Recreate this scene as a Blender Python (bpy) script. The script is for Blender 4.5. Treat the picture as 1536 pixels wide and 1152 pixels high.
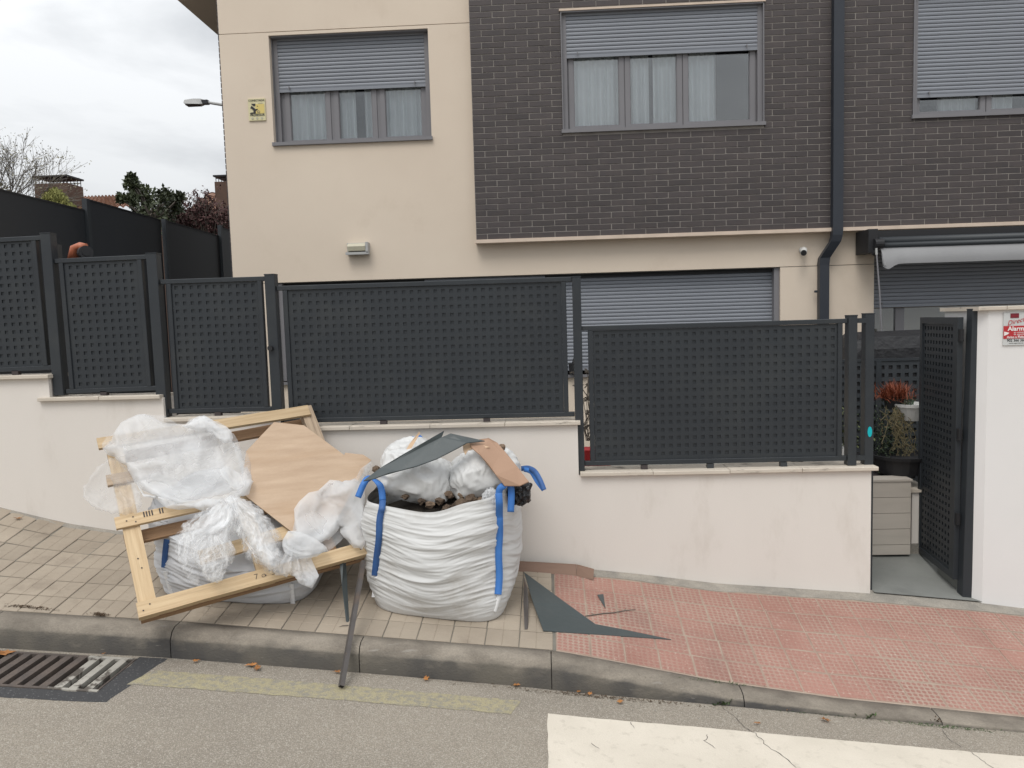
import bpy, bmesh, math, random
import numpy as np
from mathutils import Vector, Matrix, noise
from mathutils.geometry import delaunay_2d_cdt
R = math.radians
rnd = random.Random(7)
S = bpy.context.scene
COL = S.collection
for o in list(bpy.data.objects): bpy.data.objects.remove(o)

# ------------------------------------------------------------------ camera
YAW, PITCH, ROLL, FPX, CAMZ = .0463054, .0818287, .0289951, 1154.0, 2.0
_f = Vector((-math.sin(YAW)*math.cos(PITCH), math.cos(YAW)*math.cos(PITCH), -math.sin(PITCH)))
_r0 = Vector((math.cos(YAW), math.sin(YAW), 0)); _u0 = _r0.cross(_f)
_r = math.cos(ROLL)*_r0 - math.sin(ROLL)*_u0
_u = math.cos(ROLL)*_u0 + math.sin(ROLL)*_r0
cam = bpy.data.cameras.new('camera'); cam.sensor_fit = 'HORIZONTAL'; cam.sensor_width = 36
cam.lens = FPX/1536*36; cam.clip_end = 2000; cam.clip_start = .05
camo = bpy.data.objects.new('camera', cam); COL.objects.link(camo)
mw = Matrix((( _r.x, _u.x, -_f.x, 0), (_r.y, _u.y, -_f.y, 0), (_r.z, _u.z, -_f.z, CAMZ), (0,0,0,1)))
camo.matrix_world = mw; S.camera = camo
def ray(x, y): return _f + _r*((x-768)/FPX) - _u*((y-576)/FPX)
def at(x, y, Y):
    d = ray(x, y); return d*(Y/d.y) + Vector((0,0,CAMZ))

# ------------------------------------------------------------------ world, sun, exposure
SUN_EL, SUN_AZ = 58, 200      # azimuth measured from +Y clockwise: behind the camera, a little to the left
w = bpy.data.worlds.new('World'); S.world = w; w.use_nodes = True
nt = w.node_tree; nt.nodes.clear()
N = nt.nodes.new; L = nt.links.new
out = N('ShaderNodeOutputWorld'); mx = N('ShaderNodeMixShader')
sky = N('ShaderNodeTexSky'); sky.sky_type = 'NISHITA'; sky.sun_disc = False
sky.sun_elevation = R(SUN_EL); sky.sun_rotation = R(SUN_AZ)
b1 = N('ShaderNodeBackground'); b1.inputs[1].default_value = .1; L(sky.outputs[0], b1.inputs[0])
b2 = N('ShaderNodeBackground'); b2.inputs[1].default_value = 1.0
tc = N('ShaderNodeTexCoord'); mp = N('ShaderNodeMapping'); mp.inputs['Scale'].default_value = (1.0, 1.0, 2.6); mp.inputs['Location'].default_value = (3.1, 1.2, .4)
nz = N('ShaderNodeTexNoise'); nz.inputs['Scale'].default_value = 2.6; nz.inputs['Detail'].default_value = 7; nz.inputs['Roughness'].default_value = .52; nz.inputs['Distortion'].default_value = .35
L(tc.outputs['Generated'], mp.inputs[0]); L(mp.outputs[0], nz.inputs['Vector'])
cr = N('ShaderNodeValToRGB'); cr.color_ramp.elements[0].position = .34; cr.color_ramp.elements[0].color = (.40,.415,.432,1)
cr.color_ramp.elements[1].position = .62; cr.color_ramp.elements[1].color = (.70,.712,.722,1)
L(nz.outputs[0], cr.inputs[0])
# overcast sky: brighter towards the zenith
sp = N('ShaderNodeSeparateXYZ'); L(tc.outputs['Generated'], sp.inputs[0])
ma = N('ShaderNodeMapRange'); ma.inputs[1].default_value = .0; ma.inputs[2].default_value = 1.0; ma.inputs[3].default_value = .84; ma.inputs[4].default_value = 2.5
L(sp.outputs[2], ma.inputs[0])
vm = N('ShaderNodeVectorMath'); vm.operation = 'SCALE'; L(cr.outputs[0], vm.inputs[0]); L(ma.outputs[0], vm.inputs['Scale'])
L(vm.outputs[0], b2.inputs[0]); mx.inputs[0].default_value = .93
L(b1.outputs[0], mx.inputs[1]); L(b2.outputs[0], mx.inputs[2]); L(mx.outputs[0], out.inputs[0])
sl = bpy.data.lights.new('sun', 'SUN'); sl.energy = 1.35; sl.angle = R(28); sl.color = (1,.965,.915)
so = bpy.data.objects.new('sun', sl); COL.objects.link(so)
az = R(SUN_AZ); el = R(SUN_EL)
sd = Vector((math.sin(az)*math.cos(el), math.cos(az)*math.cos(el), math.sin(el)))
so.rotation_euler = sd.to_track_quat('Z', 'Y').to_euler(); so.location = (0,0,12)
S.render.engine = 'CYCLES'
S.view_settings.view_transform = 'Standard'; S.view_settings.look = 'None'
S.view_settings.exposure = 0.16; S.view_settings.gamma = 1; S.view_settings.use_curve_mapping = False
S.cycles.transparent_max_bounces = 24; S.cycles.max_bounces = 8

# ------------------------------------------------------------------ helpers
WL = {}
def cp(s): return s
def _setup(o, parent, loc):
    COL.objects.link(o); loc = Vector(loc)
    if parent is not None:
        o.parent = parent; o.location = loc - WL[parent.name]
    else: o.location = loc
    WL[o.name] = loc
    return o
def thing(name, label, cat, loc=(0,0,0), group=None):
    o = bpy.data.objects.new(name, None); o.empty_display_size = .1
    _setup(o, None, loc); o['label'] = label; o['category'] = cat
    if group: o['group'] = group
    return o
def tag(o, label, cat, group=None):
    o['label'] = label; o['category'] = cat
    if group: o['group'] = group
    return o
def struct(o): o['kind'] = 'structure'; return o
def stuff(o): o['kind'] = 'stuff'; return o
def mesh(name, v, f, mats, smooth=False, idx=None):
    me = bpy.data.meshes.new(name); me.from_pydata([tuple(p) for p in v], [], f)
    for m in (mats if isinstance(mats, (list, tuple)) else [mats]): me.materials.append(m)
    if idx is not None: me.polygons.foreach_set('material_index', idx)
    if smooth: me.polygons.foreach_set('use_smooth', [True]*len(me.polygons))
    me.update(); return me
def link(name, me, parent=None, loc=(0,0,0), rot=None):
    """mesh data in its own local frame, placed at world loc"""
    o = bpy.data.objects.new(name, me); _setup(o, parent, loc)
    if rot is not None: o.rotation_euler = rot
    return o
class MB:
    def __init__(s): s.v=[]; s.f=[]; s.m=[]
    def add(s, v, f, m=0):
        b=len(s.v); s.v += [Vector(p) for p in v]; s.f += [tuple(i+b for i in q) for q in f]; s.m += [m]*len(f)
    def box(s, x0,x1,y0,y1,z0,z1, m=0, bev=0):
        if bev:
            b=bev; v=[];
            # chamfer of the front (-Y) edges only
            v=[(x0,y1,z0),(x1,y1,z0),(x1,y1,z1),(x0,y1,z1),(x0,y0+b,z0),(x1,y0+b,z0),(x1,y0+b,z1),(x0,y0+b,z1),(x0+b,y0,z0+b),(x1-b,y0,z0+b),(x1-b,y0,z1-b),(x0+b,y0,z1-b)]
            f=[(0,3,2,1),(0,1,5,4),(1,2,6,5),(2,3,7,6),(3,0,4,7),(4,5,9,8),(5,6,10,9),(6,7,11,10),(7,4,8,11),(8,9,10,11)]
            s.add(v,f,m); return
        s.add([(x0,y0,z0),(x1,y0,z0),(x1,y1,z0),(x0,y1,z0),(x0,y0,z1),(x1,y0,z1),(x1,y1,z1),(x0,y1,z1)],
              [(0,3,2,1),(4,5,6,7),(0,1,5,4),(1,2,6,5),(2,3,7,6),(3,0,4,7)], m)
    def hexa(s, p, m=0):   # 8 points: bottom 4 (ccw), top 4
        s.add(p, [(0,3,2,1),(4,5,6,7),(0,1,5,4),(1,2,6,5),(2,3,7,6),(3,0,4,7)], m)
    def frame_box(s, O, U, V, Wn, u0,u1,v0,v1,w0,w1, m=0):
        g=lambda a,b,c: O+U*a+V*b+Wn*c
        s.hexa([g(u0,v0,w0),g(u1,v0,w0),g(u1,v1,w0),g(u0,v1,w0),g(u0,v0,w1),g(u1,v0,w1),g(u1,v1,w1),g(u0,v1,w1)], m)
    def tube(s, pts, r, n=8, m=0, cap=True, square=None):
        pts=[Vector(p) for p in pts]; rr = r if isinstance(r,(list,tuple)) else [r]*len(pts)
        ref=None; rings=[]
        for i,p in enumerate(pts):
            t=(pts[min(i+1,len(pts)-1)]-pts[max(i-1,0)]).normalized()
            if ref is None: ref = t.orthogonal().normalized() if abs(t.z)<.9 else Vector((1,0,0))
            a=(ref-t*ref.dot(t)).normalized(); ref=a; b=t.cross(a)
            rings.append([p+(a*math.cos(2*math.pi*k/n+math.pi/n)+b*math.sin(2*math.pi*k/n+math.pi/n))*rr[i] for k in range(n)])
        v=[q for g in rings for q in g]; f=[]
        for i in range(len(pts)-1):
            for k in range(n): f.append((i*n+k,i*n+(k+1)%n,(i+1)*n+(k+1)%n,(i+1)*n+k))
        if cap: f.append(tuple(range(n-1,-1,-1))); f.append(tuple((len(pts)-1)*n+k for k in range(n)))
        s.add(v,f,m)
    def prism(s, pts, d, m=0):   # polygon pts (3D), extruded by vector d
        n=len(pts); v=[Vector(p) for p in pts]+[Vector(p)+Vector(d) for p in pts]
        f=[tuple(range(n)),tuple(range(2*n-1,n-1,-1))]+[(i,n+i,n+(i+1)%n,(i+1)%n) for i in range(n)]
        s.add(v,f,m)
    def build(s, name, mats, parent=None, smooth=False, loc=None, recalc=True):
        loc = Vector(loc) if loc is not None else (WL[parent.name] if parent is not None else sum(s.v, Vector())/max(1,len(s.v)))
        me = mesh(name, [p-loc for p in s.v], s.f, mats, smooth, s.m)
        if recalc:
            bm=bmesh.new(); bm.from_mesh(me); bmesh.ops.recalc_face_normals(bm, faces=bm.faces); bm.to_mesh(me); bm.free()
        return link(name, me, parent, loc)
def boxpart(name, parent, mats, *a, **k):
    b=MB(); b.box(*a, **k); return b.build(name, mats, parent)

# ------------------------------------------------------------------ materials
def mat(name, c1, c2=None, scale=4, rough=.8, metal=0, bump=0, bscale=60, bdist=.01, rand=0, spec=.5, stretch=(1,1,1),
        dark=None, dscale=1.5, dpos=(.55,.75), fine=0, coord='pos', detail=6, alpha=None, trans=0, rough2=None, bstretch=None, speck=None, spscale=200, sppos=.7, sss=0):
    m = bpy.data.materials.new(name); m.use_nodes = True; t = m.node_tree; P = t.nodes['Principled BSDF']; N=t.nodes.new; L=t.links.new
    P.inputs['Roughness'].default_value = rough; P.inputs['Metallic'].default_value = metal
    P.inputs['Specular IOR Level'].default_value = spec
    if coord=='pos': src = N('ShaderNodeNewGeometry').outputs['Position']
    elif coord=='uv': src = N('ShaderNodeTexCoord').outputs['UV']
    else: src = N('ShaderNodeTexCoord').outputs['Object']
    def mapped(st):
        if st==(1,1,1): return src
        q=N('ShaderNodeMapping'); q.inputs['Scale'].default_value=st; L(src,q.inputs[0]); return q.outputs[0]
    vec = mapped(stretch)
    def noi(sc, det=detail, v=None, rg=.55):
        n=N('ShaderNodeTexNoise'); n.inputs['Scale'].default_value=sc; n.inputs['Detail'].default_value=det; n.inputs['Roughness'].default_value=rg
        L(v if v is not None else vec, n.inputs['Vector']); return n.outputs[0]
    def mixc(fac, a, b, mode='MIX'):
        x=N('ShaderNodeMix'); x.data_type='RGBA'; x.blend_type=mode
        if hasattr(fac,'links') or hasattr(fac,'is_linked'): L(fac,x.inputs[0])
        else: x.inputs[0].default_value=fac
        for s_,k in ((a,6),(b,7)):
            if isinstance(s_,tuple): x.inputs[k].default_value=(*s_,1)
            else: L(s_,x.inputs[k])
        return x.outputs[2]
    def ramp(f,a,b,lo=0,hi=1):
        q=N('ShaderNodeMapRange'); q.inputs[1].default_value=a; q.inputs[2].default_value=b; q.inputs[3].default_value=lo; q.inputs[4].default_value=hi; L(f,q.inputs[0]); return q.outputs[0]
    col = c1
    if c2: col = mixc(ramp(noi(scale),.3,.7), c1, c2)
    if dark: col = mixc(ramp(noi(dscale,8,None,.65),dpos[0],dpos[1],0,1), col, dark)
    if fine:
        g=ramp(noi(bscale*1.7,3),.25,.75,1-fine,1+fine)
        vmn=N('ShaderNodeVectorMath'); vmn.operation='SCALE'
        if isinstance(col,tuple): vmn.inputs[0].default_value=col
        else: L(col,vmn.inputs[0])
        L(g,vmn.inputs['Scale']); col=vmn.outputs[0]
    if speck:
        vo=N('ShaderNodeTexVoronoi'); vo.inputs['Scale'].default_value=spscale; L(src,vo.inputs['Vector'])
        sx=N('ShaderNodeSeparateColor'); L(vo.outputs['Color'],sx.inputs[0])
        col=mixc(ramp(sx.outputs[0],sppos,sppos+.05), col, speck)
    if rand:
        oi=N('ShaderNodeObjectInfo'); q=ramp(oi.outputs['Random'],0,1,1-rand,1+rand)
        vmn=N('ShaderNodeVectorMath'); vmn.operation='SCALE'
        if isinstance(col,tuple): vmn.inputs[0].default_value=col
        else: L(col,vmn.inputs[0])
        L(q,vmn.inputs['Scale']); col=vmn.outputs[0]
    if isinstance(col,tuple): P.inputs['Base Color'].default_value=(*col,1)
    else: L(col,P.inputs['Base Color'])
    if rough2 is not None: L(ramp(noi(scale*1.3),.3,.7,rough,rough2),P.inputs['Roughness'])
    if bump:
        bp=N('ShaderNodeBump'); bp.inputs['Strength'].default_value=bump; bp.inputs['Distance'].default_value=bdist
        L(noi(bscale,5,mapped(bstretch) if bstretch else None),bp.inputs['Height']); L(bp.outputs[0],P.inputs['Normal'])
    if alpha is not None: P.inputs['Alpha'].default_value=alpha
    if trans:
        P.inputs['Transmission Weight'].default_value=trans
    m['_n']=1
    return m
CREAM=(.70,.60,.49)
m_cream = mat('cream_render', CREAM, (.66,.56,.455), 1.2, .9, bump=.25, bscale=160, bdist=.004, dark=(.59,.49,.385), dscale=1.3, dpos=(.55,.85), fine=.03)
m_creamtrim = mat('cream_trim', (.66,.54,.44), (.56,.46,.37), 6, .85)
m_white = mat('white_render', (.72,.675,.625), (.685,.64,.59), 1.3, .88, bump=.2, bscale=120, bdist=.004, dark=(.55,.50,.44), dscale=1.6, dpos=(.56,.85), fine=.02, stretch=(1.5,1.5,.6))
m_white2 = mat('white_paint', (.75,.735,.72), (.72,.705,.69), 1.3, .85, bump=.2, bscale=120, bdist=.003)
m_brick = mat('dark_brick', (.050,.042,.043), (.062,.050,.048), 9, .62, rand=.16, bump=.35, bscale=90, bdist=.003, fine=.12)
def per_island(m,amt):
    t=m.node_tree; P=t.nodes['Principled BSDF']; src=P.inputs['Base Color'].links[0].from_socket; g=t.nodes.new('ShaderNodeNewGeometry')
    q=t.nodes.new('ShaderNodeMapRange'); q.inputs[3].default_value=1-amt; q.inputs[4].default_value=1+amt; t.links.new(g.outputs['Random Per Island'],q.inputs[0])
    v=t.nodes.new('ShaderNodeVectorMath'); v.operation='SCALE'; t.links.new(src,v.inputs[0]); t.links.new(q.outputs[0],v.inputs['Scale']); t.links.new(v.outputs[0],P.inputs['Base Color'])
per_island(m_brick,.16)
m_mortar = mat('mortar', (.31,.285,.26), (.22,.20,.185), 7, .95, bump=.3, bscale=150)
m_frame = mat('window_metal', (.20,.195,.205), (.185,.18,.19), 3, .45, spec=.4)
m_slat = mat('shutter_metal', (.235,.25,.28), (.225,.24,.27), 2, .5, rand=.03, spec=.4)
m_black = mat('black_rubber', (.012,.012,.014), None, 5, .6)
m_pipe = mat('downpipe_metal', (.022,.027,.037), (.026,.031,.041), 4, .45)
m_steel = mat('fence_metal', (.025,.029,.034), (.029,.034,.039), 1.6, .46, bump=.08, bscale=220, bdist=.002, spec=.4, fine=.04, dark=(.040,.044,.046), dscale=2.5, dpos=(.5,.8))
m_steelb = mat('fence_metal_sheet', (.032,.037,.042), (.037,.042,.047), 2.2, .5, spec=.45)
m_screen = mat('screen_metal', (.022,.025,.030), (.027,.030,.034), .9, .48, spec=.4)
m_coping = mat('coping_stone', (.60,.54,.46), (.52,.46,.385), 6, .8, bump=.3, bscale=70, bdist=.004, dark=(.16,.14,.12), dscale=7, dpos=(.57,.68), stretch=(.6,1,3))
m_beige = mat('beige_paver', (.36,.305,.24), (.29,.242,.188), 2.6, .88, rand=.09, bump=.45, bscale=140, bdist=.003, fine=.08, dark=(.19,.155,.12), dscale=3.0, dpos=(.55,.78))
m_joint = mat('pavement_joint', (.20,.185,.155), (.13,.12,.10), 5, .95, bump=.5, bscale=120)
m_kerb = mat('kerb_concrete', (.28,.245,.20), (.195,.17,.138), 4, .9, rand=.05, bump=.8, bscale=80, bdist=.006, fine=.16, dark=(.115,.098,.08), dscale=3.4, dpos=(.45,.72), stretch=(.7,1,1))
m_kerbf = m_kerb
def kerb_dirt():
    """road grime on the upright face, with a ragged upper edge"""
    t=m_kerb.node_tree; P=t.nodes['Principled BSDF']; N=t.nodes.new; L=t.links.new; src=P.inputs['Base Color'].links[0].from_socket
    g=N('ShaderNodeNewGeometry'); sp=N('ShaderNodeSeparateXYZ'); L(g.outputs['True Normal'],sp.inputs[0])
    def noi(sc,st):
        mp=N('ShaderNodeMapping'); mp.inputs['Scale'].default_value=st; L(g.outputs['Position'],mp.inputs[0]); n=N('ShaderNodeTexNoise'); n.inputs['Scale'].default_value=sc; n.inputs['Detail'].default_value=7; L(mp.outputs[0],n.inputs['Vector']); return n.outputs[0]
    sm=N('ShaderNodeSeparateXYZ'); L(g.outputs['Normal'],sm.inputs[0])
    ad=N('ShaderNodeMath'); ad.operation='MULTIPLY_ADD'; L(noi(7,(1,1,2)),ad.inputs[0]); ad.inputs[1].default_value=.9; L(sm.outputs[2],ad.inputs[2])
    mr=N('ShaderNodeMapRange'); mr.inputs[1].default_value=1.12; mr.inputs[2].default_value=.72; mr.inputs[3].default_value=0; mr.inputs[4].default_value=1; L(ad.outputs[0],mr.inputs[0])
    n2=N('ShaderNodeMapRange'); n2.inputs[1].default_value=.35; n2.inputs[2].default_value=.65; L(noi(3,(1,1,.6)),n2.inputs[0])
    d=N('ShaderNodeMix'); d.data_type='RGBA'; d.inputs[6].default_value=(.060,.057,.055,1); d.inputs[7].default_value=(.125,.112,.092,1); L(n2.outputs[0],d.inputs[0])
    x=N('ShaderNodeMix'); x.data_type='RGBA'; L(mr.outputs[0],x.inputs[0]); L(src,x.inputs[6]); L(d.outputs[2],x.inputs[7])
    s3=N('ShaderNodeMapRange'); s3.inputs[1].default_value=.66; s3.inputs[2].default_value=.72; s3.inputs[4].default_value=.5; L(noi(22,(.35,1,2.5)),s3.inputs[0])
    y=N('ShaderNodeMix'); y.data_type='RGBA'; L(s3.outputs[0],y.inputs[0]); L(x.outputs[2],y.inputs[6]); y.inputs[7].default_value=(.30,.28,.25,1)
    L(y.outputs[2],P.inputs['Base Color'])
kerb_dirt()
m_road = mat('asphalt', (.37,.325,.265), (.215,.188,.152), 130, .9, bump=1.0, bscale=150, bdist=.009, dark=(.20,.175,.145), dscale=.8, dpos=(.42,.85), speck=(.40,.365,.31), spscale=210, sppos=.80, fine=.32)
m_road2 = mat('fresh_asphalt', (.035,.035,.037), (.052,.052,.054), 120, .85, bump=.8, bscale=150, bdist=.006, speck=(.12,.12,.12), spscale=140, sppos=.93)
m_zebra = mat('white_road_paint', (.62,.565,.48), (.55,.50,.42), 3, .8, bump=.5, bscale=110, bdist=.004, fine=.06, dark=(.42,.38,.315), dscale=13, dpos=(.56,.8))
m_concrete = mat('concrete', (.21,.215,.20), (.165,.17,.158), 2.2, .85, bump=.3, bscale=90, bdist=.004, dark=(.12,.122,.115), dscale=1.6, dpos=(.55,.8))
m_cement = mat('cement_fillet', (.34,.31,.265), (.22,.205,.18), 7, .95, bump=.9, bscale=60, bdist=.01, fine=.15)
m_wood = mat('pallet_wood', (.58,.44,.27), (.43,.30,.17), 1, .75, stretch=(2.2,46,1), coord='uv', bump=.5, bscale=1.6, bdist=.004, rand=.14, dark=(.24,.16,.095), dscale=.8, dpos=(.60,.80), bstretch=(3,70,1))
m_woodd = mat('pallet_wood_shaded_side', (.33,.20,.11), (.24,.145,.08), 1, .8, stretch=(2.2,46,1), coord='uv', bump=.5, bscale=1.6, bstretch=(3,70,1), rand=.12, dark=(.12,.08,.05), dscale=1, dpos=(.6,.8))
m_woodg = mat('weathered_pallet_wood', (.40,.31,.22), (.27,.20,.14), 1, .8, stretch=(2.2,46,1), coord='uv', bump=.5, bscale=1.6, bstretch=(3,70,1), rand=.12, dark=(.13,.095,.065), dscale=1, dpos=(.55,.75))
m_ply = mat('hardboard', (.49,.36,.25), (.405,.285,.19), 9, .62, stretch=(.28,.5,3.2), bump=.15, bscale=90, bdist=.002, dark=(.40,.265,.16), dscale=3, dpos=(.55,.8), fine=.05)
m_ply2 = mat('brown_board', (.36,.225,.15), (.33,.205,.135), 5, .7, bump=.25, bscale=140, bdist=.003, fine=.06)
m_ply3 = mat('torn_board_core', (.58,.42,.28), (.52,.36,.23), 9, .85)
m_strip = mat('brown_wood_strip', (.21,.125,.085), (.17,.10,.068), 5, .6, stretch=(.5,3,3), bump=.2, bscale=80)
m_slate = mat('slate_grey_sheet', (.050,.062,.064), (.060,.072,.074), 4, .42, fine=.05, spec=.4, dark=(.12,.125,.12), dscale=7, dpos=(.62,.85), bump=.15, bscale=25, bdist=.01)
m_bagw = mat('woven_white_bag', (.61,.61,.60), (.56,.56,.55), 3, .6, bump=.25, bscale=420, bdist=.001, dark=(.40,.37,.33), dscale=2.6, dpos=(.54,.8), fine=.02)
m_bagg = mat('woven_grey_white_bag', (.60,.61,.63), (.54,.55,.57), 3, .6, bump=.25, bscale=420, bdist=.001, dark=(.44,.43,.42), dscale=2.5, dpos=(.55,.8))
m_sack = mat('white_sack', (.62,.62,.61), (.57,.57,.56), 5, .55, bump=.3, bscale=300, bdist=.001, dark=(.45,.40,.35), dscale=16, dpos=(.68,.76))
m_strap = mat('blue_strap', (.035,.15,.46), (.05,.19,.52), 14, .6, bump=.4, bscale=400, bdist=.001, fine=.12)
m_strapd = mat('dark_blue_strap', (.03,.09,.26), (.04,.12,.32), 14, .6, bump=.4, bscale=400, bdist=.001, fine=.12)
m_seam = mat('white_seam_stitching', (.80,.80,.80), (.7,.7,.7), 60, .7)
m_rubble = mat('brown_rubble', (.09,.06,.042), (.17,.12,.08), 14, .95, bump=1, bscale=60, bdist=.01, rand=.35)
m_blackbag = mat('black_plastic', (.01,.01,.012), None, 5, .22, bump=.8, bscale=25, bdist=.02)
m_dirt = mat('dark_soil', (.025,.02,.016), (.05,.04,.03), 30, .95, bump=.9, bscale=60)
m_leaf = mat('dry_leaf', (.38,.17,.05), (.26,.105,.03), 40, .7, rand=.3, bump=.5, bscale=80)
m_moss = mat('dead_moss', (.06,.038,.022), (.11,.07,.04), 50, .95)
m_green = mat('weed_leaves', (.035,.065,.018), (.06,.095,.03), 60, .7, rand=.3)
m_plastic_w = mat('white_plastic', (.62,.62,.60), None, 4, .4)
m_lampglass = mat('frosted_lamp_glass', (.50,.47,.36), (.46,.43,.33), 20, .35)
m_awning = mat('grey_awning_fabric', (.30,.30,.305), (.28,.28,.285), 5, .75, bump=.2, bscale=300, bdist=.001)
m_cover = mat('black_cover_fabric', (.014,.014,.016), (.02,.02,.022), 5, .5, bump=.5, bscale=12, bdist=.03)
m_plank = mat('pale_plank', (.50,.455,.40), (.44,.40,.35), 3, .6, stretch=(1,1,5), rand=.03)
m_curtain = mat('white_curtain', (.90,.90,.90), None, 3, .9)
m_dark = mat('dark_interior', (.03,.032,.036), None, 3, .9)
m_tile = mat('terracotta_roof_tile', (.25,.135,.09), (.18,.10,.07), 3, .85, rand=.1, dark=(.36,.22,.15), dscale=4, dpos=(.55,.75))
m_fbrick = mat('brown_brick', (.115,.068,.048), (.085,.052,.038), 5, .9, bump=.5, bscale=9)
m_bark = mat('bark', (.10,.085,.07), (.16,.14,.12), 20, .95)
m_mag = mat('magnolia_leaves', (.075,.09,.04), (.035,.046,.022), 3, .5, spec=.5, fine=.5, bscale=1.2)
m_willow = mat('willow_leaves', (.22,.21,.055), (.15,.16,.045), 3, .8)
m_willowg = mat('pale_willow_leaves', (.30,.28,.20), (.24,.22,.14), 3, .8)
m_purple = mat('purple_leaves', (.055,.022,.022), (.085,.035,.03), 3, .8)
m_lamp = mat('street_lamp_metal', (.40,.40,.39), None, 3, .5)
m_orange = mat('orange_plastic', (.42,.13,.065), (.36,.11,.055), 20, .5)
m_spike = mat('rust_red_spiky_leaves', (.30,.075,.03), (.20,.05,.02), 30, .7, rand=.2)
m_straw = mat('dry_trailing_stems', (.22,.18,.10), (.13,.11,.055), 30, .85)
m_grate = mat('rusty_iron', (.075,.062,.055), (.11,.085,.07), 14, .75, bump=.5, bscale=90, fine=.15)
m_gratew = mat('paint_spattered_iron', (.36,.34,.30), (.30,.285,.25), 6, .75, bump=.3, bscale=90, dark=(.085,.072,.06), dscale=9, dpos=(.50,.56))
m_tube = mat('steel_tube', (.115,.105,.10), (.085,.075,.07), 9, .5, metal=.3, dark=(.14,.10,.075), dscale=7, dpos=(.5,.7))
m_teal = mat('teal_sticker', (.0,.42,.47), None, 4, .4)
m_signy = mat('pale_yellow_sign', (.66,.60,.36), (.62,.57,.36), 6, .5)
m_signy2 = mat('sign_yellow_field', (.66,.52,.17), None, 6, .5)
m_signk = mat('sign_black', (.02,.018,.018), None, 6, .5)
m_signw = mat('sign_silver', (.56,.57,.56), None, 6, .5)
m_signr = mat('sign_red', (.45,.025,.03), None, 6, .5)
m_signd = mat('sign_dark_red', (.17,.012,.025), None, 6, .5)
m_signt = mat('sign_white_letters', (.80,.76,.74), None, 6, .5)
m_ink = mat('marker_ink', (.05,.04,.04), None, 6, .8)

# yellow faded line: paint worn through to asphalt
def worn_paint():
    m = mat('faded_yellow_paint', (.37,.33,.205), (.32,.28,.18), 90, .9, bump=1.0, bscale=120, bdist=.008, dark=(.25,.23,.19), dscale=26, dpos=(.44,.62), fine=.30)
    return m
m_yellow = worn_paint()
# red tactile tile: bumps every 3.3 cm with paler worn grout between
def red_tile():
    m = bpy.data.materials.new('red_button_tile'); m.use_nodes=True; t=m.node_tree; P=t.nodes['Principled BSDF']; N=t.nodes.new; L=t.links.new
    P.inputs['Roughness'].default_value=.85
    tc=N('ShaderNodeTexCoord'); mp=N('ShaderNodeMapping'); mp.inputs['Scale'].default_value=(1/.0345,1/.0345,0); L(tc.outputs['Object'],mp.inputs[0])
    fr=N('ShaderNodeVectorMath'); fr.operation='FRACTION'; L(mp.outputs[0],fr.inputs[0])
    sb=N('ShaderNodeVectorMath'); sb.operation='DISTANCE'; L(fr.outputs[0],sb.inputs[0]); sb.inputs[1].default_value=(.5,.5,0)
    mr=N('ShaderNodeMapRange'); mr.inputs[1].default_value=.46; mr.inputs[2].default_value=.28; mr.interpolation_type='SMOOTHSTEP'; L(sb.outputs['Value'],mr.inputs[0])
    geo=N('ShaderNodeNewGeometry')
    def noi(s,d=5):
        n=N('ShaderNodeTexNoise'); n.inputs['Scale'].default_value=s; n.inputs['Detail'].default_value=d; L(geo.outputs['Position'],n.inputs['Vector']); return n.outputs[0]
    def mr2(f,a,b,lo,hi):
        q=N('ShaderNodeMapRange'); q.inputs[1].default_value=a;q.inputs[2].default_value=b;q.inputs[3].default_value=lo;q.inputs[4].default_value=hi; L(f,q.inputs[0]); return q.outputs[0]
    def mixc(f,a,b):
        x=N('ShaderNodeMix'); x.data_type='RGBA'
        if isinstance(f,float): x.inputs[0].default_value=f
        else: L(f,x.inputs[0])
        for s_,k in((a,6),(b,7)):
            if isinstance(s_,tuple): x.inputs[k].default_value=(*s_,1)
            else: L(s_,x.inputs[k])
        return x.outputs[2]
    base=mixc(mr2(noi(2.2),.35,.65,0,1),(.34,.175,.138),(.275,.135,.105))
    wear=mixc(mr2(noi(1.6,8),.36,.64,.10,.75), base, (.36,.28,.225))
    col=mixc(mr.outputs[0], wear, base)
    fleck=mixc(mr2(noi(55,3),.60,.72,0,.55), col, (.50,.40,.34))
    dirt=mixc(mr2(noi(1.1,9),.60,.8,0,.6), fleck, (.20,.13,.11))
    oi=N('ShaderNodeObjectInfo'); vs=N('ShaderNodeVectorMath'); vs.operation='SCALE'; L(dirt,vs.inputs[0]); L(mr2(oi.outputs['Random'],0,1,.95,1.05),vs.inputs['Scale'])
    L(vs.outputs[0],P.inputs['Base Color'])
    ad=N('ShaderNodeMath'); ad.operation='ADD'; L(mr.outputs[0],ad.inputs[0]); L(mr2(noi(160,3),0,1,0,.5),ad.inputs[1])
    bp=N('ShaderNodeBump'); bp.inputs['Strength'].default_value=.55; bp.inputs['Distance'].default_value=.004; L(ad.outputs[0],bp.inputs['Height']); L(bp.outputs[0],P.inputs['Normal'])
    return m
m_red = red_tile()
m_redjoint = mat('pale_tile_joint', (.39,.315,.25), (.28,.21,.165), 6, .95, bump=.5, bscale=120)

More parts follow.
